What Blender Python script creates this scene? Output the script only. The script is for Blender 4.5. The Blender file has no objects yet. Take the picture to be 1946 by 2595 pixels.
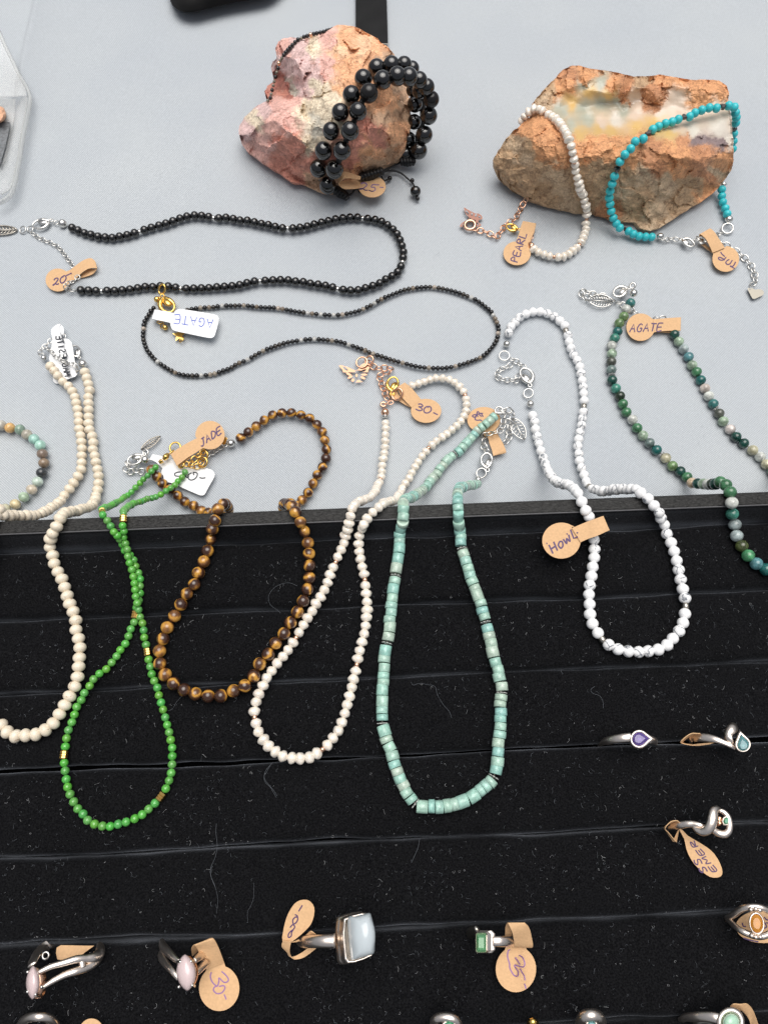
import bpy, bmesh, math, random
from mathutils import Vector, Matrix, Quaternion, noise
from mathutils.geometry import delaunay_2d_cdt
random.seed(7)
R = math.radians
SC = bpy.context.scene
COL = SC.collection
# ------------------------------------------------------------------ camera, world, sun, exposure
F, TH, HC = 1850.0, R(20), 260.0          # focal length in photo pixels, tilt off straight down, height in mm
CX, CY = 973.0, 1297.5
cam = bpy.data.cameras.new("camera"); co = bpy.data.objects.new("camera", cam); COL.objects.link(co)
cam.sensor_fit = 'HORIZONTAL'; cam.sensor_width = 36; cam.lens = 36*F/1946
cam.clip_start = 0.01; cam.clip_end = 50
co.location = (0, 0, HC/1000); co.rotation_euler = (TH, 0, 0)
SC.camera = co
SUN_EL, SUN_AZ = R(78), R(12)             # azimuth measured from +Y towards +X
w = bpy.data.worlds.new("World"); SC.world = w; w.use_nodes = True
nt = w.node_tree; nt.nodes.clear()
sky = nt.nodes.new('ShaderNodeTexSky'); sky.sky_type = 'NISHITA'; sky.sun_disc = False
sky.sun_elevation = SUN_EL; sky.sun_rotation = SUN_AZ; sky.air_density = 1.0; sky.dust_density = 6.0; sky.ozone_density = 1.0
bg = nt.nodes.new('ShaderNodeBackground'); bg.inputs[1].default_value = 0.06
wo = nt.nodes.new('ShaderNodeOutputWorld')
hs = nt.nodes.new('ShaderNodeHueSaturation'); hs.inputs['Saturation'].default_value = 0.40     # overcast: the blue is mostly veiled
nt.links.new(sky.outputs[0], hs.inputs['Color']); nt.links.new(hs.outputs[0], bg.inputs[0]); nt.links.new(bg.outputs[0], wo.inputs[0])
sun = bpy.data.lights.new("sun", 'SUN'); sun.energy = 1.5; sun.angle = R(62); sun.color = (1, 0.965, 0.92)
so = bpy.data.objects.new("sun", sun); COL.objects.link(so)
sd = Vector((math.sin(SUN_AZ)*math.cos(SUN_EL), math.cos(SUN_AZ)*math.cos(SUN_EL), math.sin(SUN_EL)))
so.rotation_euler = (-sd).to_track_quat('-Z', 'Y').to_euler(); so.location = sd*2
SC.view_settings.view_transform = 'Standard'; SC.view_settings.look = 'None'
SC.view_settings.exposure = 0.70; SC.view_settings.gamma = 1
SC.render.engine = 'CYCLES'
SC.cycles.max_bounces = 8

# ------------------------------------------------------------------ helpers
def U(x, y, z=0.0):
    """photo pixel x,y at height z (mm) above the cloth -> world point in metres"""
    a = (x-CX)/F; b = -(y-CY)/F
    dx, dy, dz = a, b*math.cos(TH)+math.sin(TH), b*math.sin(TH)-math.cos(TH)
    t = (HC-z)/(-dz)
    return Vector((dx*t, dy*t, z))/1000
def PXMM(y, z): return F*(math.cos(TH)+math.sin(TH)*(y-CY)/F)/(HC-z)      # photo pixels per mm
CR = {'A': (0,0,2.552), 'B': (550,0,2.552), 'C': (1150,50,2.084), 'D': (0,500,2.552), 'E': (600,550,2.3836), 'F': (1246,650,2.37),
      'G': (0,1000,2.765), 'H': (250,1000,2.37), 'I': (900,1000,2.765), 'J': (0,1550,2.37), 'K': (600,1550,2.37), 'L': (1346,1200,2.765),
      'M': (0,2195,4.1475), 'N': (350,2195,4.1475), 'O': (680,2195,4.1475), 'P': (1080,2195,4.1475), 'Q': (1546,2195,4.1475), 'R': (1500,1780,3.7197),
      'a': (0,800,5.53), 'b': (300,1080,5.53), 'c': (1150,500,5.53), 'd': (1650,520,5.605), 'e': (1130,980,5.53), 'g': (1220,860,8.295),
      'h': (1430,700,5.53), 'i': (0,520,5.53), 'j': (350,700,6.636), 'k': (840,880,5.53), 'l': (1340,1250,5.53), 'm': (0,1280,3.318),
      'n': (1080,2495,3.95), 'o': (800,400,5.53), 'p': (0,50,4.42), 's': (0,0,1.0)}
def q(c, pts):
    """measured detail coordinates -> photo pixels; keeps any further values (height ...)"""
    ox, oy, s = CR[c]
    return [(ox+p[0]/s, oy+p[1]/s)+tuple(p[2:]) for p in pts]
def q1(c, x, y): return q(c, [(x, y)])[0]
def srgb(r, g, b, a=1.0):
    f = lambda v: (v/255/12.92) if v/255 <= 0.04045 else ((v/255+0.055)/1.055)**2.4
    return (f(r), f(g), f(b), a)
W = {}
# frame of the ring tray: rim top at ZR mm, roll tops at ZT mm above the cloth
ZR, ZT = 38.0, 32.0
RA, RB = U(0, 1320, ZR), U(1946, 1245, ZR)
te = (RB-RA); te.z = 0; te.normalize(); tn = Vector((te.y, -te.x, 0))
def TP(s, d, z): p = RA+te*(s/1000)+tn*(d/1000); return Vector((p.x, p.y, z/1000))
def TD(x, y, z): v = U(x, y, z)-RA; return v.dot(te)*1000, v.dot(tn)*1000
LR = [(1389,1326), (1575,1486), (1765,1666), (1960,1869), (2175,2088), (2413,2303), (2670,2573)]
DB = [(TD(0, a, ZT)[1]+TD(1946, b, ZT)[1])/2 for a, b in LR]
DB.append(DB[-1]+23)
din = (TD(0, 1353, ZR)[1]+TD(1946, 1279, ZR)[1])/2
def link(o, parent=None, wl=(0,0,0)):
    COL.objects.link(o); wl = Vector(wl); W[o.name] = wl
    if parent is not None:
        o.parent = parent; o.location = wl-W[parent.name]
    else: o.location = wl
    return o
def tagp(o, label=None, cat=None, group=None, kind=None):
    if label: o['label'] = label
    if cat: o['category'] = cat
    if group: o['group'] = group
    if kind: o['kind'] = kind
    return o
def empty(name, label=None, cat=None, at=(0,0,0), group=None, parent=None):
    o = bpy.data.objects.new(name, None); o.empty_display_size = 0.005
    link(o, parent, at); return tagp(o, label, cat, group)
def mobj(name, verts, faces, mat, parent=None, smooth=True, solid=0, wl=(0,0,0), sub=0):
    me = bpy.data.meshes.new(name); me.from_pydata([tuple(v) for v in verts], [], faces); me.validate()
    bm = bmesh.new(); bm.from_mesh(me); bmesh.ops.recalc_face_normals(bm, faces=bm.faces); bm.to_mesh(me); bm.free()
    if mat: me.materials.append(mat)
    if smooth: me.polygons.foreach_set('use_smooth', [True]*len(me.polygons))
    o = bpy.data.objects.new(name, me); link(o, parent, wl)
    if solid:
        m = o.modifiers.new('thickness', 'SOLIDIFY'); m.thickness = solid/1000; m.offset = 0
    if sub:
        m = o.modifiers.new('subdivision', 'SUBSURF'); m.levels = sub; m.render_levels = sub
    return o
def inst(name, me, parent, wl, quat=None, scale=(1,1,1), color=None):
    o = bpy.data.objects.new(name, me); link(o, parent, wl)
    if quat is not None: o.rotation_mode = 'QUATERNION'; o.rotation_quaternion = quat
    o.scale = scale
    if color: o.color = color
    return o
def catmull(P, n=8, closed=False):
    P = [Vector(p) for p in P]; N = len(P); out = []
    for i in range(N if closed else N-1):
        p1, p2 = P[i], P[(i+1) % N]
        p0 = P[i-1] if (closed or i > 0) else p1*2-p2
        p3 = P[(i+2) % N] if (closed or i+2 < N) else p2*2-p1
        for k in range(n):
            t = k/n
            out.append(0.5*((2*p1)+(p2-p0)*t+(2*p0-5*p1+4*p2-p3)*t*t+(3*p1-p0-3*p2+p3)*t**3))
    if not closed: out.append(P[-1])
    return out
def zfill(pts, z0=1.0):
    """fill in missing heights by distance along the path"""
    P = [list(p)+[None] if len(p) < 3 else list(p[:3]) for p in pts]
    if P[0][2] is None: P[0][2] = z0
    if P[-1][2] is None:
        last = [p[2] for p in P if p[2] is not None][-1]; P[-1][2] = last
    i = 0
    while i < len(P)-1:
        j = i+1
        while P[j][2] is None: j += 1
        d = [0]
        for k in range(i, j): d.append(d[-1]+math.hypot(P[k+1][0]-P[k][0], P[k+1][1]-P[k][1]))
        for k in range(i+1, j): P[k][2] = P[i][2]+(P[j][2]-P[i][2])*d[k-i]/max(d[-1], 1e-6)
        i = j
    return [tuple(p) for p in P]
def tube_mesh(path, rad, seg=8, closed=False, flat=1.0, caps=True, up=Vector((0,0,1))):
    """sweep; rad in metres (number or list); flat scales the cross-section along 'up'"""
    n = len(path); V = []; Fc = []
    if not hasattr(rad, '__len__'): rad = [rad]*n
    for i, p in enumerate(path):
        a = path[i-1] if (i > 0 or closed) else p; b = path[(i+1) % n] if (i < n-1 or closed) else p
        t = (b-a); t = t.normalized() if t.length > 0 else Vector((1,0,0))
        s = t.cross(up)
        if s.length < 1e-3: s = t.cross(Vector((0,1,0)))
        s.normalize(); u = s.cross(t).normalized()
        for k in range(seg):
            an = 2*math.pi*k/seg
            V.append(p+s*math.cos(an)*rad[i]+u*math.sin(an)*rad[i]*flat)
    for i in range(n if closed else n-1):
        for k in range(seg):
            j = (i+1) % n; k2 = (k+1) % seg
            Fc.append((i*seg+k, j*seg+k, j*seg+k2, i*seg+k2))
    if caps and not closed: Fc.append(tuple(range(seg))); Fc.append(tuple(range((n-1)*seg, n*seg)))
    return V, Fc
def tube(name, pts, r, mat, parent, seg=8, closed=False, flat=1.0, n=6, z0=1.0):
    """pts in photo pixels (x,y,z mm); r in mm (number or list per control point)"""
    P = [U(*p) for p in zfill(pts, z0)]
    C = catmull(P, n, closed)
    if hasattr(r, '__len__'):
        rr = []
        m = len(P)
        for i in range(len(C)):
            t = i/n; a = int(t) % m; b = (a+1) % m if closed else min(a+1, m-1); f = t-int(t)
            rr.append((r[a]*(1-f)+r[b]*f)/1000)
    else: rr = r/1000
    V, Fc = tube_mesh(C, rr, seg, closed, flat)
    return mobj(name, V, Fc, mat, parent)
def merge(parts):
    V = []; Fc = []
    for v, f in parts:
        o = len(V); V += list(v); Fc += [tuple(i+o for i in x) for x in f]
    return V, Fc

# ------------------------------------------------------------------ materials
def nodes(name):
    m = bpy.data.materials.new(name); m.use_nodes = True
    t = m.node_tree; return m, t, t.nodes['Principled BSDF']
def N(t, ty, **kw):
    n = t.nodes.new('ShaderNode'+ty)
    for k, v in kw.items():
        if k.startswith('i_'): n.inputs[int(k[2:]) if k[2:].isdigit() else k[2:].replace('_', ' ')].default_value = v
        else: setattr(n, k, v)
    return n
def ramp(t, src, stops, interp='LINEAR'):
    r = t.nodes.new('ShaderNodeValToRGB'); r.color_ramp.interpolation = interp
    e = r.color_ramp.elements
    while len(e) > 1: e.remove(e[-1])
    e[0].position = stops[0][0]; e[0].color = stops[0][1]
    for p, c in stops[1:]:
        x = e.new(p); x.color = c
    t.links.new(src, r.inputs[0]); return r.outputs[0]
def objco(t, scale=1.0, seed=True, objspace=True):
    """object coordinates, shifted per object so every bead differs"""
    tc = N(t, 'TexCoord'); src = tc.outputs['Object']
    if not seed: return src
    oi = N(t, 'ObjectInfo'); mul = N(t, 'Math', operation='MULTIPLY'); mul.inputs[1].default_value = 37.0
    t.links.new(oi.outputs['Random'], mul.inputs[0])
    ad = N(t, 'VectorMath', operation='ADD'); t.links.new(src, ad.inputs[0]); t.links.new(mul.outputs[0], ad.inputs[1])
    return ad.outputs[0]
def bump(t, b, src, strength, dist=0.0001):
    n = N(t, 'Bump'); n.inputs['Strength'].default_value = strength; n.inputs['Distance'].default_value = dist
    t.links.new(src, n.inputs['Height']); t.links.new(n.outputs[0], b.inputs['Normal']); return n
def simple(name, col, rough=0.5, metal=0.0, coat=0.0, spec=0.5, noisy=0.0, scale=2000, bmp=0.0):
    m, t, b = nodes(name)
    b.inputs['Base Color'].default_value = col; b.inputs['Roughness'].default_value = rough; b.inputs['Metallic'].default_value = metal
    b.inputs['Coat Weight'].default_value = coat; b.inputs['Specular IOR Level'].default_value = spec
    if noisy or bmp:
        tc = N(t, 'TexCoord'); no = N(t, 'TexNoise'); no.inputs['Scale'].default_value = scale; no.inputs['Detail'].default_value = 3
        t.links.new(tc.outputs['Object'], no.inputs['Vector'])
        if noisy:
            lo = tuple(c*(1-noisy) for c in col[:3])+(1,); hi = tuple(min(1, c*(1+noisy)) for c in col[:3])+(1,)
            t.links.new(ramp(t, no.outputs[0], [(0.3, lo), (0.7, hi)]), b.inputs['Base Color'])
        if bmp: bump(t, b, no.outputs[0], bmp)
    return m
M = {}
M['silver'] = simple('silver', (0.70,0.69,0.66,1), 0.25, 1.0)
M['charm'] = simple('matt_steel', (0.40,0.375,0.32,1), 0.42, 1.0)
M['ringsilver'] = simple('ring_silver', (0.86,0.77,0.69,1), 0.30, 1.0, noisy=0.06, scale=400, bmp=0.03)  # warm tint puts peachy reflections into the silver's colour
M['gold'] = simple('gold', (0.85,0.55,0.16,1), 0.18, 1.0)
M['rose'] = simple('rose_gold', (0.80,0.49,0.34,1), 0.24, 1.0)
M['roseplate'] = simple('brushed_rose_gold', (0.52,0.31,0.20,1), 0.45, 1.0)
M['rosedark'] = simple('dark_rose_metal', (0.26,0.14,0.11,1), 0.3, 1.0)
M['pewter'] = simple('pewter', (0.45,0.42,0.37,1), 0.28, 1.0)
M['hematite'] = simple('hematite', (0.12,0.115,0.11,1), 0.15, 0.9)
M['black_bead'] = simple('black_onyx', (0.003,0.003,0.003,1), 0.05, 0, 0.5, 0.7)
M['black_bead_dull'] = simple('black_stone', (0.012,0.011,0.011,1), 0.15, 0, 0.0, 0.4)
M['cord'] = simple('black_waxed_cord', (0.012,0.012,0.013,1), 0.55, bmp=0.4, scale=2500)
M['thread'] = simple('pale_thread', (0.25,0.23,0.2,1), 0.7)
M['thread_dark'] = simple('dark_thread', (0.02,0.02,0.02,1), 0.7)
M['kraft'] = simple('kraft_paper', (0.64,0.41,0.225,1), 0.75, spec=0.2, noisy=0.07, scale=1500, bmp=0.3)
M['white_paper'] = simple('white_paper', (0.84,0.85,0.86,1), 0.5, spec=0.3)
M['ink'] = simple('violet_ink', (0.075,0.035,0.12,1), 0.5)
M['ink_light'] = simple('faint_violet_ink', (0.27,0.14,0.33,1), 0.5)
M['ink_blue'] = simple('blue_ink', (0.07,0.12,0.50,1), 0.5)
M['ink_black'] = simple('black_ink', (0.015,0.02,0.03,1), 0.5)
M['black_plastic'] = simple('black_display_plastic', (0.008,0.008,0.008,1), 0.32, spec=0.16, noisy=0.3, scale=120)
M['turquoise'] = simple('turquoise', (0.035,0.50,0.55,1), 0.38, coat=0.15, noisy=0.12, scale=0.9)
M['lint'] = simple('pale_lint', (0.48,0.49,0.50,1), 0.9)
M['lint_dim'] = simple('dim_lint', (0.15,0.165,0.185,1), 0.9)

def mat_cloth():
    m, t, b = nodes('grey_woven_cloth')
    tc = N(t, 'TexCoord')
    def wave(ang, scale, dis):
        mp = N(t, 'Mapping'); mp.inputs['Rotation'].default_value = (0, 0, R(ang)); t.links.new(tc.outputs['Object'], mp.inputs[0])
        wv = N(t, 'TexWave', wave_type='BANDS', bands_direction='X'); wv.inputs['Scale'].default_value = scale
        wv.inputs['Distortion'].default_value = dis; wv.inputs['Detail'].default_value = 1; wv.inputs['Detail Scale'].default_value = 0.3
        t.links.new(mp.outputs[0], wv.inputs['Vector']); return wv.outputs[1]
    a = wave(-50, 440, 0.35); c = wave(40, 440, 0.35)
    mul = N(t, 'MixRGB'); mul.inputs[0].default_value = 0.30; t.links.new(a, mul.inputs[1]); t.links.new(c, mul.inputs[2])
    big = N(t, 'TexNoise'); big.inputs['Scale'].default_value = 14; big.inputs['Detail'].default_value = 3; t.links.new(tc.outputs['Object'], big.inputs['Vector'])
    fine = N(t, 'TexNoise'); fine.inputs['Scale'].default_value = 1100; fine.inputs['Detail'].default_value = 2; t.links.new(tc.outputs['Object'], fine.inputs['Vector'])
    c1 = ramp(t, mul.outputs[0], [(0.1, (0.335,0.365,0.395,1)), (0.9, (0.515,0.55,0.575,1))])
    c2 = ramp(t, fine.outputs[0], [(0.3, (0.955,0.955,0.955,1)), (0.7, (1.045,1.045,1.045,1))])
    c3 = ramp(t, big.outputs[0], [(0.3, (0.95,0.955,0.97,1)), (0.7, (1.05,1.045,1.03,1))])
    m1 = N(t, 'MixRGB', blend_type='MULTIPLY'); m1.inputs[0].default_value = 1; t.links.new(c1, m1.inputs[1]); t.links.new(c2, m1.inputs[2])
    m2 = N(t, 'MixRGB', blend_type='MULTIPLY'); m2.inputs[0].default_value = 1; t.links.new(m1.outputs[0], m2.inputs[1]); t.links.new(c3, m2.inputs[2])
    t.links.new(m2.outputs[0], b.inputs['Base Color'])
    b.inputs['Roughness'].default_value = 0.75; b.inputs['Specular IOR Level'].default_value = 0.25
    b.inputs['Sheen Weight'].default_value = 0.35; b.inputs['Sheen Roughness'].default_value = 0.35
    bump(t, b, mul.outputs[0], 0.45, 0.00012)
    return m
def mat_velvet(name='black_velvet', base=0.0045, sheen=0.22):
    m, t, b = nodes(name)
    tc = N(t, 'TexCoord')
    no = N(t, 'TexNoise'); no.inputs['Scale'].default_value = 45; no.inputs['Detail'].default_value = 6; t.links.new(tc.outputs['Object'], no.inputs['Vector'])
    fi = N(t, 'TexNoise'); fi.inputs['Scale'].default_value = 2200; fi.inputs['Detail'].default_value = 2; t.links.new(tc.outputs['Object'], fi.inputs['Vector'])
    c1 = ramp(t, fi.outputs[0], [(0.35, (base*0.5,base*0.52,base*0.62,1)), (0.75, (base*2.3,base*2.35,base*2.6,1))])
    t.links.new(c1, b.inputs['Base Color'])
    sh = N(t, 'MapRange'); sh.inputs['From Min'].default_value = 0.3; sh.inputs['From Max'].default_value = 0.75
    sh.inputs['To Min'].default_value = sheen*0.35; sh.inputs['To Max'].default_value = sheen*1.9
    t.links.new(no.outputs[0], sh.inputs[0]); t.links.new(sh.outputs[0], b.inputs['Sheen Weight'])
    b.inputs['Sheen Roughness'].default_value = 0.38; b.inputs['Sheen Tint'].default_value = (0.80,0.87,1,1)
    b.inputs['Roughness'].default_value = 0.9; b.inputs['Specular IOR Level'].default_value = 0.05
    bump(t, b, fi.outputs[0], 0.5, 0.0003)
    return m
def mat_leather():
    m, t, b = nodes('black_leatherette')
    tc = N(t, 'TexCoord'); mp = N(t, 'Mapping'); mp.inputs['Scale'].default_value = (0.55, 1.3, 1); t.links.new(tc.outputs['Object'], mp.inputs[0])
    no = N(t, 'TexNoise'); no.inputs['Scale'].default_value = 1500; no.inputs['Detail'].default_value = 3; no.inputs['Distortion'].default_value = 0.6; t.links.new(mp.outputs[0], no.inputs['Vector'])
    b.inputs['Base Color'].default_value = (0.022,0.022,0.022,1); b.inputs['Roughness'].default_value = 0.48; b.inputs['Specular IOR Level'].default_value = 0.22
    t.links.new(ramp(t, no.outputs[0], [(0.35, (0.006,0.006,0.006,1)), (0.7, (0.034,0.034,0.033,1))]), b.inputs['Base Color'])
    bump(t, b, no.outputs[0], 0.9, 0.0003); return m
M['cloth'] = mat_cloth(); M['velvet'] = mat_velvet(); M['velvet_wall'] = mat_velvet('black_velvet_lining', 0.0065, 0.34); M['leather'] = mat_leather()

def mat_vein(name, base, vein, scale=1.1, width=0.05, rough=0.45, coat=0.0, amount=0.5, blot=None, sss=0.0, plain=0.4):
    """stone bead with thin irregular veins (cell borders) where a mask allows them"""
    m, t, b = nodes(name); v = objco(t)
    no = N(t, 'TexNoise'); no.inputs['Scale'].default_value = 1.3; no.inputs['Detail'].default_value = 3; t.links.new(v, no.inputs['Vector'])
    mixv = N(t, 'MixRGB'); mixv.inputs[0].default_value = 0.35; t.links.new(v, mixv.inputs[1]); t.links.new(no.outputs[1], mixv.inputs[2])
    vo = N(t, 'TexVoronoi', feature='DISTANCE_TO_EDGE'); vo.inputs['Scale'].default_value = scale; t.links.new(mixv.outputs[0], vo.inputs['Vector'])
    line = ramp(t, vo.outputs[0], [(0.0, (1,1,1,1)), (width, (0,0,0,1))])
    msk = ramp(t, no.outputs[0], [(amount-0.03, (0,0,0,1)), (amount+0.05, (1,1,1,1))])
    oi = N(t, 'ObjectInfo'); some = ramp(t, oi.outputs['Random'], [(plain-0.01, (0,0,0,1)), (plain+0.01, (1,1,1,1))])
    m0 = N(t, 'MixRGB', blend_type='MULTIPLY'); m0.inputs[0].default_value = 1; t.links.new(line, m0.inputs[1]); t.links.new(some, m0.inputs[2])
    mm = N(t, 'MixRGB', blend_type='MULTIPLY'); mm.inputs[0].default_value = 1; t.links.new(m0.outputs[0], mm.inputs[1]); t.links.new(msk, mm.inputs[2])
    n2 = N(t, 'TexNoise'); n2.inputs['Scale'].default_value = 0.9; n2.inputs['Detail'].default_value = 2; t.links.new(v, n2.inputs['Vector'])
    bc = ramp(t, n2.outputs[0], [(0.35, base), (0.7, blot or base)])
    mx = N(t, 'MixRGB'); t.links.new(mm.outputs[0], mx.inputs[0]); t.links.new(bc, mx.inputs[1]); mx.inputs[2].default_value = vein
    t.links.new(mx.outputs[0], b.inputs['Base Color']); b.inputs['Roughness'].default_value = rough; b.inputs['Coat Weight'].default_value = coat
    if sss:
        b.inputs['Subsurface Weight'].default_value = sss; b.inputs['Subsurface Radius'].default_value = (1,1,1); b.inputs['Subsurface Scale'].default_value = 0.0008
    return m
M['howlite'] = mat_vein('howlite', (0.88,0.88,0.875,1), (0.10,0.12,0.15,1), 0.62, 0.06, 0.42, 0.1, 0.44, (0.84,0.85,0.86,1))
M['magnesite'] = mat_vein('magnesite', (0.80,0.72,0.585,1), (0.34,0.18,0.10,1), 0.7, 0.03, 0.40, 0.15, 0.57, (0.74,0.645,0.50,1))
def mat_tiger():
    m, t, b = nodes('tiger_eye'); v = objco(t)
    oi = N(t, 'ObjectInfo')
    wv = N(t, 'TexWave', wave_type='BANDS', bands_direction='DIAGONAL'); wv.inputs['Scale'].default_value = 0.22
    wv.inputs['Distortion'].default_value = 9; wv.inputs['Detail'].default_value = 4; wv.inputs['Detail Scale'].default_value = 1.1
    t.links.new(v, wv.inputs['Vector'])
    dark = ramp(t, wv.outputs[1], [(0.2, (0.045,0.018,0.010,1)), (0.55, (0.11,0.045,0.016,1)), (0.78, (0.26,0.115,0.025,1)), (0.97, (0.58,0.30,0.05,1))])
    pale = ramp(t, wv.outputs[1], [(0.1, (0.14,0.058,0.018,1)), (0.5, (0.30,0.135,0.035,1)), (0.9, (0.55,0.28,0.055,1))])
    mx = N(t, 'MixRGB'); t.links.new(ramp(t, oi.outputs['Random'], [(0.5, (0,0,0,1)), (0.95, (1,1,1,1))]), mx.inputs[0]); t.links.new(dark, mx.inputs[1]); t.links.new(pale, mx.inputs[2])
    t.links.new(mx.outputs[0], b.inputs['Base Color']); b.inputs['Roughness'].default_value = 0.13; b.inputs['Coat Weight'].default_value = 0.5; b.inputs['Coat Roughness'].default_value = 0.05
    return m
M['tiger'] = mat_tiger()
def mat_objcolor(name, rough=0.15, coat=0.3, contrast=0.5, scale=0.9, sss=0.25, sssr=0.001, darkmul=0.35):
    """bead whose own colour is set on the object, clouded by noise"""
    m, t, b = nodes(name); v = objco(t); oi = N(t, 'ObjectInfo')
    no = N(t, 'TexNoise'); no.inputs['Scale'].default_value = scale; no.inputs['Detail'].default_value = 5; no.inputs['Distortion'].default_value = 0.5; t.links.new(v, no.inputs['Vector'])
    k = ramp(t, no.outputs[0], [(0.38, (darkmul,darkmul,darkmul,1)), (0.55, (1,1,1,1)), (0.72, (1.5,1.5,1.5,1))])
    mu = N(t, 'MixRGB', blend_type='MULTIPLY'); mu.inputs[0].default_value = contrast; t.links.new(oi.outputs['Color'], mu.inputs[1]); t.links.new(k, mu.inputs[2])
    t.links.new(mu.outputs[0], b.inputs['Base Color']); b.inputs['Roughness'].default_value = rough; b.inputs['Coat Weight'].default_value = coat
    if sss:
        b.inputs['Subsurface Weight'].default_value = sss; b.inputs['Subsurface Radius'].default_value = (1,1,1); b.inputs['Subsurface Scale'].default_value = sssr
    return m
M['jade'] = mat_objcolor('green_jade', 0.13, 0.4, 0.18, 0.6, 0.45, 0.0012, 0.6)
M['moss'] = mat_objcolor('moss_agate', 0.10, 0.4, 0.65, 0.8, 0.5, 0.0012, 0.35)
M['agate'] = mat_objcolor('banded_agate', 0.10, 0.4, 0.5, 1.0, 0.0)
M['amazonite'] = mat_objcolor('amazonite', 0.22, 0.25, 0.45, 0.8, 0.3, 0.001, 0.6)
M['mixstone'] = mat_objcolor('polished_mixed_stone', 0.18, 0.3, 0.5, 0.9, 0.2, 0.001, 0.5)
def mat_pearl():
    m, t, b = nodes('freshwater_pearl'); v = objco(t)
    no = N(t, 'TexNoise'); no.inputs['Scale'].default_value = 1.6; no.inputs['Detail'].default_value = 2; t.links.new(v, no.inputs['Vector'])
    t.links.new(ramp(t, no.outputs[0], [(0.3, (0.80,0.72,0.61,1)), (0.7, (0.88,0.82,0.73,1))]), b.inputs['Base Color'])
    b.inputs['Roughness'].default_value = 0.17; b.inputs['Coat Weight'].default_value = 1.0; b.inputs['Coat Roughness'].default_value = 0.07
    b.inputs['Sheen Weight'].default_value = 0.2; b.inputs['Metallic'].default_value = 0.05
    b.inputs['Subsurface Weight'].default_value = 0.2; b.inputs['Subsurface Radius'].default_value = (1,0.85,0.7); b.inputs['Subsurface Scale'].default_value = 0.0006
    bump(t, b, no.outputs[0], 0.2, 0.0002); return m
M['pearl'] = mat_pearl()
def mat_gem(name, col, rough=0.04, trans=0.5):
    m, t, b = nodes(name); b.inputs['Base Color'].default_value = col; b.inputs['Roughness'].default_value = rough
    b.inputs['Transmission Weight'].default_value = trans; b.inputs['IOR'].default_value = 1.6; b.inputs['Coat Weight'].default_value = 0.5; return m
M['amethyst'] = mat_gem('violet_gem', (0.16,0.10,0.42,1)); M['topaz'] = mat_gem('blue_gem', (0.16,0.42,0.46,1)); M['emerald'] = mat_gem('emerald_gem', (0.0,0.27,0.13,1), 0.06, 0.15)
M['citrine'] = mat_gem('citrine_gem', (0.66,0.27,0.02,1), 0.05, 0.3); M['peridot'] = mat_gem('green_gem', (0.12,0.34,0.16,1), 0.04, 0.35)
M['pinkstone'] = mat_gem('milky_pink_stone', (0.66,0.53,0.53,1), 0.2, 0.0)
M['moonstone'] = simple('blue_white_cabochon', (0.50,0.56,0.59,1), 0.07, coat=0.4)
M['palegreen'] = simple('pale_green_cabochon', (0.42,0.66,0.50,1), 0.10, coat=0.4, noisy=0.1, scale=300)
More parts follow.
